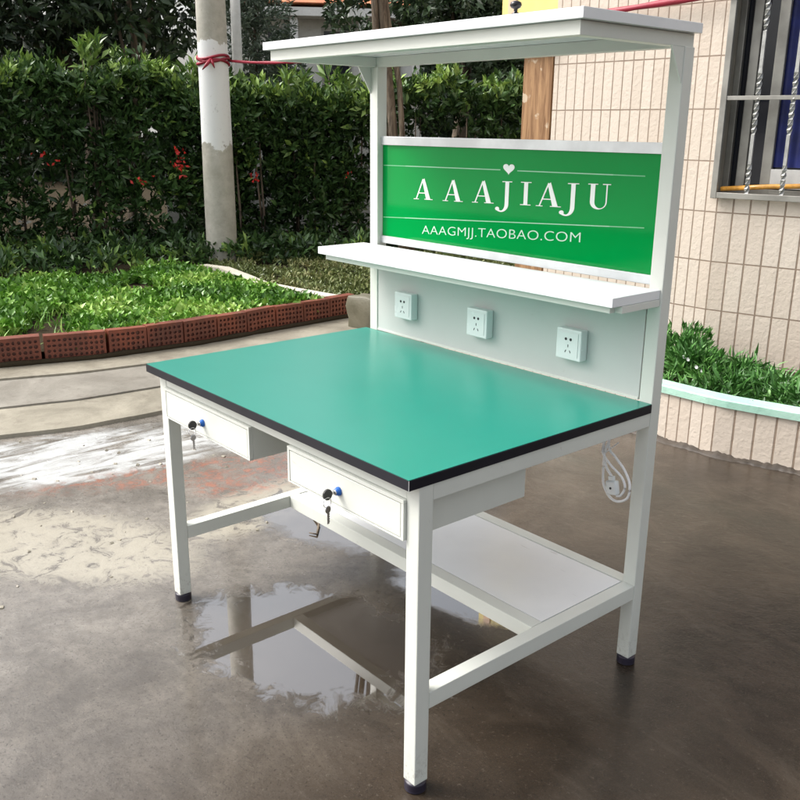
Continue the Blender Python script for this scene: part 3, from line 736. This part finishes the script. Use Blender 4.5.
# window reveal
mb = MB(); rbox(mb, W0-.02, W0, .0, .22, WZ0, WZ1); rbox(mb, W1, W1+.02, .004, .22, WZ0, WZ1); rbox(mb, W0, W1, .004, .22, WZ0-.02, WZ0); rbox(mb, W0, W1, .004, .22, WZ1, WZ1+.02)
mb.build('window_reveal', M['slab_grey'], bld)
win = MB()
for s0, s1 in ((W0, W0+.035), (.055, .105), (.19, .245), (.80, .86), (W1-.05, W1)): rbox(win, s0, s1, .10, .14, WZ0, WZ1, .004)
rbox(win, W0+.035, W1-.05, .101, .139, WZ0, WZ0+.05, .004); rbox(win, W0+.035, W1-.05, .101, .139, WZ1-.05, WZ1, .004)
wn = win.build('window', M['frame_grey'], bld)
mb = MB(); rbox(mb, W0+.01, W1-.01, .146, .150, WZ0+.01, WZ1-.01); gl = MB()
mb2 = mb.build('pane', M['glass_dark'], wn)
# navy curtain, in folds, in front of dark pane
mb = MB(); nseg = 60; prev = None
for i in range(nseg+1):
    s_ = .245 + .555*i/nseg; off = .128 - .008*math.sin(i*.9)
    vv = [mb.bm.verts.new(P_r(s_, off, z)) for z in (WZ0+.17, WZ1-.04)]
    if prev: mb.bm.faces.new((prev[0], vv[0], vv[1], prev[1]))
    prev = vv
mb.build('curtain', M['navy'], wn, True)
mb = MB(); rbox(mb, .245, .80, .095, .125, WZ0+.055, WZ0+.16, .003); mb.build('sill_rail', M['white_paint'], wn)
# window security grille
mb = MB(); O = -.03
rbox(mb, W0-.012, W0+.022, O-.014, O+.014, WZ0-.004, WZ1, .003)
rbox(mb, W1-.02, W1+.014, O-.014, O+.014, WZ0-.004, WZ1, .003)
rbox(mb, W0+.022, W1-.02, O-.013, O+.013, WZ0-.002, WZ0+.03, .003)
for z in (1.655, 2.2): rbox(mb, W0+.022, W1-.02, O-.011, O+.011, z, z+.022, .002)
gr_o = mb.build('grille_frame', M['frame_grey'], bld)
for k in range(8):
    s_ = .165 + .185*k; mb = MB(); seg = 60; rings = []
    for i in range(seg+1):
        z = WZ0 + .03 + (WZ1-WZ0-.05)*i/seg; an = 1.05*i if (z % .5) < .3 else 0.
        rr = .0150 if (z % .5) < .3 else .0125
        rings.append([mb.bm.verts.new(P_r(s_ + rr*math.cos(an+t*PI/2+PI/4), O + rr*math.sin(an+t*PI/2+PI/4), z)) for t in range(4)])
    for A_, B_ in zip(rings, rings[1:]):
        for t in range(4): mb.bm.faces.new((A_[t], A_[(t+1) % 4], B_[(t+1) % 4], B_[t]))
    mb.build('grille_bar', M['bar_metal'], gr_o)
mb = MB(); mb.tube([P_r(.0+.003, .03, WZ0+.045), P_r(.25, .03, WZ0+.068), P_r(.6, .03, WZ0+.088), P_r(.9, .04, WZ0+.10)], .014, 10)
o = mb.build('bamboo_cane', M['amber'], smooth=True); tag(o, 'shiny amber bamboo cane lying on the window sill behind the bars', 'cane')

# planter
pl = empty('tiled_planter', (-.2, 2.9, 0)); tag(pl, 'raised tiled planter with mint green coping along the building', 'planter')
PXB = .39; PYF = 2.65; PH = .243
PDR = Vector((.972, .235, 0)).normalized(); PNR = Vector((-PDR.y, PDR.x, 0))
def pu(s_): return s_*KS
pq = [([(-1.5, PYF, 0), (PXB, PYF, 0), (PXB, PYF, PH), (-1.5, PYF, PH)], [((-1.5-PXB)*1.12, .02), (0, .02), (0, .02+PH), ((-1.5-PXB)*1.12, .02+PH)])]
pe = Vector((PXB, PYF, 0)) + PDR*5
pq.append(([Vector((PXB, PYF, 0)), pe, pe + Vector((0, 0, PH)), Vector((PXB, PYF, PH))], [(0, .02), (5*KS, .02), (5*KS, .02+PH), (0, .02+PH)]))
pq.append(([(-1.5, BY, 0), (-1.5, PYF, 0), (-1.5, PYF, PH), (-1.5, BY, PH)], [(0, .02), (.95, .02), (.95, .02+PH), (0, .02+PH)]))
tiled('wall', pq, pl)
def coping(mb, pts, wdt, z0, z1, lip=.012):
    # pts: front line; coping runs back by wdt
    n_ = len(pts); fr, bk = [], []
    for i, p_ in enumerate(pts):
        d = (pts[min(i+1, n_-1)] - pts[max(i-1, 0)]).normalized(); nn = Vector((-d.y, d.x, 0))
        fr.append(p_ - nn*lip); bk.append(p_ + nn*wdt)
    R = [[mb.bm.verts.new(q + Vector((0, 0, z))) for q, z in ((f_, z0), (f_, z1-.006), (f_ + (b_-f_)*.06, z1), (b_, z1), (b_, z0))] for f_, b_ in zip(fr, bk)]
    for A_, B_ in zip(R, R[1:]):
        for k in range(5): mb.bm.faces.new((A_[k], B_[k], B_[(k+1) % 5], A_[(k+1) % 5]))
    mb.bm.faces.new(R[0]); mb.bm.faces.new(R[-1][::-1])
arc = [Vector((-1.5, PYF, 0)), Vector((-.5, PYF, 0)), Vector((.2, PYF, 0)), Vector((.34, PYF+.001, 0)), Vector((.44, PYF+.012, 0)), Vector((.55, PYF+.038, 0)), Vector((PXB, PYF, 0)) + PDR*.5, pe]
mb = MB(); coping(mb, arc, .085, PH+.001, PH+.040); mb.build('coping', M['mint'], pl)
mb = MB(); v = [mb.bm.verts.new(q) for q in ((-1.48, PYF+.05, .2), (PXB, PYF+.05, .2), pe + Vector((0, .05, .2)), pe + Vector((-.3, 1.1, .2)), (BX, BY+.0, .2), (-1.48, BY, .2))]; mb.bm.faces.new(v)
mb.build('soil', M['soil'], pl)
# grime strip and low cement foot along planter
mb = MB(); prev = None
for i in range(420):
    s_ = -1.9 + i*.0115; q = Vector((PXB+s_, PYF, 0)) if s_ < 0 else Vector((PXB, PYF, 0)) + PDR*s_
    nn = Vector((0, -1, 0)) if s_ < 0 else -PNR
    h_ = .014 + .012*noise.noise(Vector((s_*11, 0, 0))) + .012*noise.noise(Vector((s_*47, 2, 0))); w_ = .045 + .022*noise.noise(Vector((s_*7, 5, 0))) + .010*noise.noise(Vector((s_*39, 7, 0)))
    ring = [mb.bm.verts.new(q + nn*a_ + Vector((0, 0, b_))) for a_, b_ in ((.001, max(.006, h_)), (w_*.35, max(.005, h_*.75)), (w_*.7, .008 + .004*noise.noise(Vector((s_*60, 1, 1)))), (w_, -.002))]
    if prev:
        for k in range(3): mb.bm.faces.new((prev[k], ring[k], ring[k+1], prev[k+1]))
    prev = ring
o = mb.build('mortar_footing', M['grime'], smooth=True); o['kind'] = 'structure'
# planter vegetation
def bush(name, label, x, y, z, r, h, n, L, W, up, mat, white=0, spread=.5, cat='plant'):
    e = empty(name, (x, y, .2)); tag(e, label, cat)
    d = rng.normal(size=(n, 3)); d /= np.linalg.norm(d, axis=1)[:, None]; rad = rng.random(n)**.5
    C_ = np.array([x, y, z + h*.45]) + d*rad[:, None]*np.array([r, r*.75, h*.55]); C_ = C_[C_[:, 2] > z]
    U = (C_ - np.array([x, y, z])); U /= np.linalg.norm(U, axis=1)[:, None]; U[:, 2] += up
    P, D, Ls, Ws, t = whorls(C_, U, 7, L, W, spread, .5 + .4*vnoise(C_, 6) + .2*rng.random(len(C_)), .3)
    leaves('foliage', P, D, Ls, Ws, t, mat, e)
    mb = MB()
    for k in range(7): 
        a_ = k*.9; mb.tube([(x, y, .19), (x+.4*r*math.cos(a_), y+.4*r*math.sin(a_), z+h*.4), (x+.7*r*math.cos(a_), y+.6*r*math.sin(a_), z+h*.75)], [.006, .004, .002], 5)
    mb.build('stem', M['plant_leaf'], e)
    for k in range(white):
        fx, fy, fz = x + random.uniform(-.8, .8)*r, y - random.uniform(.2, .75)*r, z + h*random.uniform(.45, .95); fm = MB()
        for j in range(7):
            a_ = j*2*PI/7; u = Vector((math.cos(a_), -.35, math.sin(a_))).normalized()*.012; sd_ = Vector((-math.sin(a_), 0, math.cos(a_)))*.005
            c_ = Vector((fx, fy, fz)); fm.bm.faces.new([fm.bm.verts.new(q) for q in (c_, c_+u*.6+sd_, c_+u, c_+u*.6-sd_)])
        fm.build('blossom', M['petal_white'], e)
bush('daisy_bush', 'bushy green plant with small white flowers next to the right rear post', -.02, 3.12, .2, .17, .17, 230, .05, .012, .3, M['plant_leaf'], 5)
bush('daisy_bush', 'leafy shoots against the tiles behind the white flowered bush', -.22, 3.35, .2, .20, .22, 160, .05, .014, .5, M['plant_leaf'], 2)
for k, (x, y, l) in enumerate(((.22, 3.05, 'arching strap leaved clump right of the white flowered bush'), (.42, 3.2, 'strap leaved clump below the left window corner'), (.60, 3.02, 'strap leaved clump in front at the right picture edge'), (.66, 3.35, 'strap leaved clump near the wall at the right picture edge'), (.9, 3.2, 'strap leaved clump just beyond the right picture edge'), (.12, 3.35, 'strap leaved clump close to the tiles'))):
    bush('strap_leaf_plant', l, x, y, .2, .20, .07, 110, .075, .010, .05, M['plant_leaf'], 1 if k in (0, 3) else 0, .8)
def in_pl():
    return random.uniform(-1.4, 1.2), random.uniform(2.76, 3.5)
patch('planter_ground_cover', 'low green ground cover in the tiled planter', 700, in_pl, lambda x, y: .2 + random.random()*.06, .06, .014, .5, M['plant_leaf'], 6, .5, 'plants')

# wooden board post & yellow board at building corner
e = empty('wooden_board', (-1.72, 3.66, 0)); tag(e, 'weathered brown wooden board standing at the corner of the tiled building', 'wooden board')
mb = MB(); mb.box(-1.745, -1.545, 3.6, 3.64, 0, 1.985, .004); mb.build('plank', M['wood'], e)
mb = MB(); mb.box(-1.80, -1.748, 3.605, 3.72, 0, 1.985, .006); mb.build('side_post', M['wood'], e)
mb = MB(); mb.box(-1.95, -1.54, 3.55, 3.80, 1.987, 2.03, .004); mb.build('cap', M['stone'], e)
e = empty('yellow_board', (-1.78, 3.64, 2.03)); tag(e, 'pale yellow rounded board with a peach stripe rising behind the top shelf', 'sign board')
def arch(x0, x1, z0, h, d0, d1, name, mat, par):
    poly = [(x0, z0), (x1, z0)]; cx, rx = (x0+x1)/2, (x1-x0)/2
    poly += [(cx + rx*math.cos(t), z0 + h*.55 + h*.45*math.sin(t)) for t in np.linspace(0, PI, 20)]
    m_ = MB(); m_.prism(poly, lambda u, v, w_: (u, d0+w_, v), d1-d0); return m_.build(name, mat, par)
arch(-2.03, -1.53, 2.031, .75, 3.62, 3.65, 'board', M['yellow'], e); arch(-1.97, -1.90, 2.04, .66, 3.610, 3.619, 'stripe', M['peach'], e)

# ------------------------------------------------------------------ WORKBENCH
wb = empty('workbench', (.6, .42, 0)); tag(wb, 'cream steel workbench with green top, two drawers, green sign panel and upper shelves', 'workbench')
H, T, Sg = .800, .0245, .0406; XL, XR = .0193, 1.2169; YF, YB = .0193, .8432
def part(name, boxes, mat, parent=wb, bev=.0018):
    mb = MB()
    for bx in boxes: mb.box(*bx, bev)
    return mb.build(name, mat, parent)
tt = part('tabletop', [(-.001, 1.2197, -.0129, .8405, H-T, H-.0012)], M['edge'], bev=.0012)
mb = MB(); mb.box(.0008, 1.2179, -.0111, .8399, H-.0011, H+.0002, 0); mb.build('green_surface', M['green'], tt)
mb = MB(); mb.box(1.2190, 1.2201, -.0133, -.0122, H-T+.001, H-.001, 0); mb.build('edge_seam', M['alu'], tt)
def leg(x0, y0, z1, label=None):
    o = part('leg', [(x0, x0+Sg, y0, y0+Sg, .0255, z1)], M['coat'], bev=.0028)
    if label: o['label'] = label
    cx, cy = x0+Sg/2, y0+Sg/2; mb = MB()
    prof = [(.024, 0), (.0262, .002)]
    for i in range(4): prof += [(.0262, .004+.004*i), (.0250, .006+.004*i)]
    prof += [(.0262, .021), (.0245, .0252)]
    mb.lathe(prof, 32, Matrix.Translation((cx, cy, 0))); mb.build('foot', M['rubber'], o, True); return o
ZA = H-T-.0005
leg(XL, YF, ZA); leg(XR-Sg, YF, ZA)
leg(XL, YB, 1.687, 'tall rear leg running up to the top shelf'); leg(XR-Sg, YB, 1.687, 'tall rear leg running up to the top shelf')
AZ0 = .736
part('apron_rail', [(XL+Sg+.0005, XR-Sg-.0005, YF+.001, YF+Sg, AZ0, ZA)], M['coat'])
part('apron_rail', [(XL+.001, XL+Sg-.001, YF+Sg+.0005, YB-.0005, AZ0, ZA)], M['coat'])
part('apron_rail', [(XR-Sg+.001, XR-.001, YF+Sg+.0005, YB-.0005, AZ0, ZA)], M['coat'])
part('apron_rail', [(XL+Sg+.0005, XR-Sg-.0005, YB+.001, YB+Sg-.001, AZ0, ZA)], M['coat'])
Z1, Z1b = .2606, .2175
part('side_stretcher', [(XL+.001, XL+Sg-.001, YF+Sg+.0005, YB-.0005, Z1b, Z1)], M['coat'])
part('side_stretcher', [(XR-Sg+.001, XR-.001, YF+Sg+.0005, YB-.0005, Z1b, Z1)], M['coat'])
part('long_stretcher', [(XL+Sg, XR-Sg, .4536, .4536+Sg, Z1b, Z1-.0005)], M['coat'])
part('long_stretcher', [(XL+Sg+.0005, XR-Sg-.0005, YB+.001, YB+Sg-.001, Z1b, Z1-.0005)], M['coat'])
part('lower_shelf', [(XL+Sg+.004, XR-Sg-.004, .4536+Sg+.003, YB-.002, Z1-.018, Z1-.002)], M['laminate_white'], bev=.001)
# drawers
def drawer(x0, x1, label):
    d = part('drawer', [(x0, x1, YF+.004, .40, .640, AZ0-.0006)], M['coat'], bev=.0015); d['label'] = label
    mb = MB(); z0, z1 = .640, AZ0-.001; m_ = .0085
    # surrounding shell lip, proud of the recessed gap, and inner front
    for q in ((x0, x1, z1-m_, z1), (x0, x1, z0, z0+.004), (x0, x0+m_, z0+.0045, z1-m_-.0005), (x1-m_, x1, z0+.0045, z1-m_-.0005)): mb.box(q[0], q[1], YF-.008, YF+.0035, q[2], q[3], .0006)
    mb.build('drawer_shell', M['coat'], d)
    mb = MB(); mb.box(x0+m_+.0022, x1-m_-.0022, YF-.0075, YF+.0035, z0+.0045+.0012, z1-m_-.0024, .0012); mb.build('drawer_front', M['coat'], d)
    kx, kz = (x0+x1)/2 - .008, .682
    mb = MB(); mb.lathe([(.0112, 0), (.0112, .004), (.009, .0065), (.0085, .008), (.0085, .0095), (.006, .011)], 20, Matrix.Translation((kx, YF-.0076, kz)) @ Matrix.Rotation(PI/2, 4, 'X'))
    mb.build('lock', M['blue'], d, True)
    mb = MB(); mb.lathe([(.0062, 0), (.0062, .003)], 16, Matrix.Translation((kx, YF-.0180, kz)) @ Matrix.Rotation(PI/2, 4, 'X')); mb.build('lock_face', M['chrome'], d, True)
    return kx, kz
def keyset(kx, kz, label):
    y0 = YF - .0200
    e = empty('drawer_keys', (kx, y0, kz)); tag(e, label, 'keys', 'key pairs hanging in the drawer locks')
    mb = MB(); mb.box(-.0012, .0012, -.010, .002, -.004, .004, .0004, Matrix.Translation((kx, y0+.003, kz))); mb.build('key_blade', M['chrome'], e)
    mb = MB(); mb.prism([(.0125*math.cos(t)*1.0, .0135*math.sin(t)) for t in np.linspace(0, 2*PI, 15)[:-1]], lambda u, v, w_: (kx-.0025+w_, y0-.021+u, kz+v), .005); mb.build('key_head', M['dark'], e)
    mb = MB(); mb.tube([(kx+.003, y0-.024+.011*math.cos(t), kz-.018+.012*math.sin(t)) for t in np.linspace(0, 2*PI, 20)[:-1]], .0011, 6, True); mb.build('key_ring', M['chrome'], e, True)
    mb = MB(); T_ = Matrix.Translation((kx+.003, y0-.022, kz-.036)) @ Matrix.Rotation(.25, 4, 'Z')
    mb.lathe([(.0092, -.0010), (.0098, 0), (.0092, .0010)], 18, T_ @ Matrix.Rotation(PI/2, 4, 'Y'))
    mb.box(-.0010, .0010, -.0032, .0032, -.036, -.008, .0003, T_)
    for k in range(4): mb.box(-.0009, .0009, .0032, .0050, -.032+.006*k, -.029+.006*k, 0, T_)
    mb.build('spare_key', M['chrome'], e)
k1 = drawer(.0610, .5480, 'left drawer below the tabletop'); k2 = drawer(.7300, 1.1755, 'right drawer beside the near leg')
keyset(*k1, 'key and spare key hanging from the lock of the left drawer'); keyset(*k2, 'key and spare key hanging from the lock of the right drawer')
# back panel & sockets
IX0, IX1 = XL+Sg+.0008, XR-Sg-.0008
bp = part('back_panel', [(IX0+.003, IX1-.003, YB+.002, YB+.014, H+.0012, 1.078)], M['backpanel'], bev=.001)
part('panel_trim', [(IX0+.003, IX1-.003, YB-.001, YB+.0015, H+.0010, H+.008)], M['coat'], bev=.0006)
for x in (.232, .584, .948):
    mb = MB(); mb.box(x-.044, x+.044, YB-.028, YB+.0015, .872, .960, .004); s_ = mb.build('power_socket', M['socket'], wb)
    mb = MB(); mb.box(x-.034, x+.034, YB-.0295, YB-.0282, .882, .950, .0005); mb.build('faceplate', M['socket'], s_)
    mb = MB(); yy0, yy1 = YB-.0302, YB-.0296
    for dx in (-.0085, .0085): mb.lathe([(.0042, 0), (.0042, .0006)], 12, Matrix.Translation((x+dx, yy1, .931)) @ Matrix.Rotation(PI/2, 4, 'X'))
    for dx, dz, an in ((-.008, .896, .5), (.008, .896, -.5), (0, .912, 0)):
        mb.box(-.0012, .0012, -.0005, 0, -.004, .004, 0, Matrix.Translation((x+dx, yy1, dz)) @ Matrix.Rotation(an, 4, 'Y'))
    mb.build('socket_holes', M['socket_hole'], s_)
# middle shelf
part('middle_shelf', [(-.0163, 1.2108, .644, YB-.0005, 1.0801, 1.1039)], M['laminate_white'], bev=.0015)
part('shelf_rail', [(.004, 1.192, .662, .682, 1.0615, 1.0795)], M['coat'], bev=.001)
part('shelf_bracket', [(XR-.024, XR-.004, .6825, YB-.0005, 1.0615, 1.0794)], M['coat'], bev=.001)
part('shelf_bracket', [(.004, .024, .6825, YB-.0005, 1.0615, 1.0794)], M['coat'], bev=.001)
# top shelf
ZT = 1.7396; TT = .0227
part('top_shelf', [(0, 1.231, .4393, .8568+.03, ZT-TT, ZT)], M['laminate_white'], bev=.0015)
ZR1 = ZT-TT-.0006; ZR0 = ZR1-.030
part('shelf_frame_rail', [(.018, 1.213, .455, .485, ZR0, ZR1)], M['coat'], bev=.0012)
part('shelf_frame_rail', [(XR-.036, XR-.005, .4855, YB+Sg, ZR0, ZR1)], M['coat'], bev=.0012)
part('shelf_frame_rail', [(.018, .048, .4855, YB+Sg, ZR0, ZR1)], M['coat'], bev=.0012)
part('shelf_frame_rail', [(.0485, XR-.0365, YB+.004, YB+Sg-.002, ZR0, ZR1)], M['coat'], bev=.0012)
for x in (XR-.0065, XL+.002):
    mb = MB(); mb.prism([(0, 0), (-.052, 0), (0, -.082)], lambda u, v, w_: (x+w_, YB-.0004+u, ZR0-.0006+v), .004); mb.build('gusset', M['coat'], wb)
# sign
SY = .866
sp = part('sign_panel', [(IX0, IX1, SY, SY+.008, 1.128, 1.442)], M['sign'], bev=.0008)
part('sign_frame', [(IX0, IX1, SY-.008, SY+.014, 1.4385, 1.4660)], M['alu'], sp, .001)
part('sign_frame', [(IX0, IX1, SY-.008, SY+.014, 1.1100, 1.1345)], M['alu'], sp, .001)
# lettering, real shapes set on the glass
ST = .0012
def glyph(ch):
    """outlines in a unit cap height, origin at bottom centre"""
    if ch == 'I': return [[(-.075,.0),(.075,.0),(.075,1),(-.075,1)], [(-.2,-.0),(.2,-.0),(.2,.035),(-.2,.035)], [(-.2,.965),(.2,.965),(.2,1),(-.2,1)]], .45
    if ch == 'A': return [[(.16,.0),(.36,.0),(.06,1.02),(-.045,.92)], [(-.355,0),(-.305,0),(.012,.96),(-.03,1.0)], [(-.24,.29),(.22,.29),(.21,.33),(-.225,.33)],
                          [(-.45,0),(-.20,0),(-.20,.03),(-.45,.03)], [(.08,0),(.47,0),(.47,.03),(.08,.03)]], .9
    if ch == 'J':
        out = [(.10,1),(-.05,1),(-.05,0)]; 
        arc_o = [(-.20+.30*math.cos(t), .0-.36*math.sin(t)*1.0) for t in np.linspace(0, 2.2, 12)]
        arc_i = [(-.20+.15*math.cos(t), .0-.30*math.sin(t)*1.0) for t in np.linspace(2.2, 0, 12)]
        body = [(.10,1)] + [(q[0], q[1]) for q in [( .10,.0)]] + arc_o[1:] + arc_i[:-1] + [(-.05,.0),(-.05,1)]
        ball = [(-.35+.085*math.cos(t), -.22+.085*math.sin(t)) for t in np.linspace(0, 2*PI, 13)[:-1]]
        return [body, ball, [(-.17,.965),(.22,.965),(.22,1),(-.17,1)]], .6
    if ch == 'U':
        o1 = [(-.28,1),(-.28,.28)] + [(0+.28*math.cos(t)-.0, .28+.30*math.sin(t)) for t in np.linspace(PI, 2*PI, 16)][1:] + [(.28,1),(.24,1)]
        i1 = [(.24,.28)] + [(.055+.185*math.cos(t), .28+.255*math.sin(t)) for t in np.linspace(2*PI, PI, 16)][1:] + [(-.13,1)]
        return [o1 + i1, [(-.37,.965),(-.04,.965),(-.04,1),(-.37,1)], [(.12,.965),(.38,.965),(.38,1),(.12,1)]], .75
tilt = math.radians(1.55)
for ch, x, z in zip('AAAJIAJU', (.270, .410, .543, .640, .717, .803, .888, .978), (1.270, 1.273, 1.277, 1.280, 1.282, 1.284, 1.287, 1.290)):
    polys, wd = glyph(ch); cap = .066
    mb = MB()
    for k, poly in enumerate(polys):
        dpt = .0006 + .00015*k
        mb.prism(poly, lambda u, v, w_: (x + .100*u, SY - .0003 - w_, z + cap*v + .1*u*math.tan(tilt)), dpt)
    mb.build('letter', M['print'], sp)
def textline(body, size, x0, z0, x1, z1, name, mat, off=-.012):
    cu = bpy.data.curves.new('txt', 'FONT'); cu.body = body; cu.size = size; cu.extrude = .0003; cu.offset = off*size; cu.space_character = 1.05
    o = bpy.data.objects.new('txt', cu); COL.objects.link(o); bpy.context.view_layer.update()
    me = bpy.data.meshes.new_from_object(o.evaluated_get(bpy.context.evaluated_depsgraph_get())); COL.objects.unlink(o); bpy.data.objects.remove(o)
    xs = [v.co.x for v in me.vertices]; s_ = (x1-x0)/(max(xs)-min(xs)); mn = min(xs)
    for v in me.vertices:
        u = (v.co.x-mn)*s_; v.co = Vector((x0+u, SY-.0007-v.co.z, z0 + v.co.y + u/(x1-x0)*(z1-z0)))
    me.name = name; me.materials.clear(); me.materials.append(mat)
    ob = bpy.data.objects.new(name, me); COL.objects.link(ob); ob.parent = sp; ob.matrix_parent_inverse = sp.matrix_world.inverted(); return ob
textline('AAAGMJJ.TAOBAO.COM', .040, .268, 1.158, .926, 1.195, 'web_address', M['print_soft'])
def rule(xa, za, xb, zb, name, mat, h=.0028):
    mb = MB(); mb.prism([(xa, za), (xb, zb), (xb, zb+h), (xa, za+h)], lambda u, v, w_: (u, SY-.0003-w_, v), .0004); return mb.build(name, mat, sp)
rule(.066, 1.370, .18, 1.3715, 'fading_rule', M['print_faint']); rule(.18, 1.3715, .612, 1.3765, 'rule_line', M['print_pale'])
rule(.680, 1.3765, 1.02, 1.380, 'rule_line', M['print_pale']); rule(1.02, 1.380, 1.12, 1.381, 'fading_rule', M['print_faint'])
rule(.066, 1.196, .18, 1.202, 'fading_rule', M['print_faint']); rule(.18, 1.202, 1.02, 1.2455, 'rule_line', M['print_pale']); rule(1.02, 1.2455, 1.13, 1.251, 'fading_rule', M['print_faint'])
heart = []
for t in np.linspace(0, 2*PI, 33)[:-1]:
    heart.append((16*math.sin(t)**3, 13*math.cos(t)-5*math.cos(2*t)-2*math.cos(3*t)-math.cos(4*t)))
mb = MB(); mb.prism([(.646+u*.00142, 1.383+v*.00105) for u, v in heart], lambda u, v, w_: (u, SY-.0003-w_, v), .0008); mb.build('heart', M['print'], sp)
# holes in upper shelf fixing line
# small knob on top shelf
mb = MB(); mb.lathe([(.009, 0), (.009, .003), (.004, .006), (.0045, .012), (.011, .015), (.0135, .020), (.012, .026), (.006, .029)], 20, Matrix.Translation((1.02, .462, ZT+.0005)))
o = mb.build('round_knob', M['dark'], smooth=True); tag(o, 'small dark round knob standing near the front edge of the top shelf', 'knob')
# power cord hanging under the top
e = empty('power_cord', (1.14, .80, .70)); tag(e, 'white coiled power cord with plug hanging under the tabletop beside the right rear leg', 'power cord')
cx, cy = 1.132, .775
mb = MB()
def strand(pts, r_): 
    # smooth the control points
    P_ = [Vector(q) for q in pts]; out = []
    for i in range(len(P_)-1):
        a0, a1, a2, a3 = P_[max(i-1, 0)], P_[i], P_[i+1], P_[min(i+2, len(P_)-1)]
        for k in range(6):
            t = k/6; out.append(.5*((2*a1) + (a2-a0)*t + (2*a0-5*a1+4*a2-a3)*t*t + (3*a1-a0-3*a2+a3)*t**3))
    out.append(P_[-1]); mb.tube(out, r_, 8)
strand([(cx-.012, cy, .75), (cx-.014, cy, .70), (cx-.002, cy-.004, .655), (cx-.004, cy, .61), (cx+.002, cy-.002, .565), (cx+.022, cy, .534), (cx+.050, cy, .527), (cx+.078, cy+.004, .545), (cx+.082, cy+.004, .585), (cx+.060, cy+.006, .62), (cx+.028, cy+.006, .648), (cx+.004, cy+.006, .672), (cx+.000, cy+.006, .75)], .0036)
strand([(cx+.012, cy-.006, .75), (cx+.013, cy-.006, .70), (cx+.002, cy-.008, .655), (cx+.010, cy-.008, .62), (cx+.030, cy-.008, .598), (cx+.038, cy-.008, .588)], .0038)
strand([(cx+.004, cy-.010, .75), (cx+.003, cy-.010, .70), (cx-.002, cy-.012, .66), (cx+.024, cy-.010, .63), (cx+.060, cy-.004, .602), (cx+.072, cy-.002, .575), (cx+.062, cy-.004, .550), (cx+.050, cy-.006, .545)], .0034)
mb.build('cable', M['cable'], e, True)
mb = MB(); mb.tube([(cx-.006, cy-.012, .658), (cx+.004, cy-.014, .656), (cx+.030, cy-.010, .682), (cx+.044, cy-.008, .697)], .0020, 6); mb.build('cable_tie', M['cable'], e)
mb = MB(); Tm = Matrix.Translation((cx+.040, cy-.012, .568)) @ Matrix.Rotation(-.2, 4, 'Y')
mb.box(-.017, .017, -.010, .010, -.020, .020, .006, Tm); mb.box(-.008, .008, -.006, .006, .0202, .032, .002, Tm); mb.build('plug', M['socket'], e, True)
mb = MB(); mb.lathe([(.0035, 0), (.0035, .001)], 10, Tm @ Matrix.Translation((0, -.0102, 0)) @ Matrix.Rotation(PI/2, 4, 'X')); mb.build('plug_screw', M['socket_hole'], e)

# debris on the ground
def bit(name, label, pts, r, mat, cat='debris'):
    mb = MB(); mb.tube(pts, r, 6); o = mb.build(name, mat, smooth=True); tag(o, label, cat); return o
bit('wet_twig', 'bent reddish brown twig on the wet ground left of the right drawer', [(-.22, .74, .006), (-.14, .715, .008), (-.07, .655, .006), (-.10, .64, .006)], [.003, .005, .004, .002], M['bark'], 'twig')
C_ = []; 
for i in range(120):
    x, y = random.uniform(-1.9, -.2), random.uniform(-.8, 1.8); C_.append((x, y, .002))
mb = MB()
for (x, y, z) in C_:
    s_ = random.uniform(.003, .010); mb.box(-s_, s_, -s_*.7, s_*.7, -s_*.3, s_*.5, s_*.25, Matrix.Translation((x, y, 0)) @ Matrix.Rotation(random.random()*3, 4, 'Z') @ Matrix.Rotation(random.random(), 4, 'X'))
o = mb.build('gravel_crumbs', M['slab_tan']); tag(o, 'scattered crumbs of mortar and grit on the wet concrete', 'grit', kind='stuff')
# fallen leaves on the ground
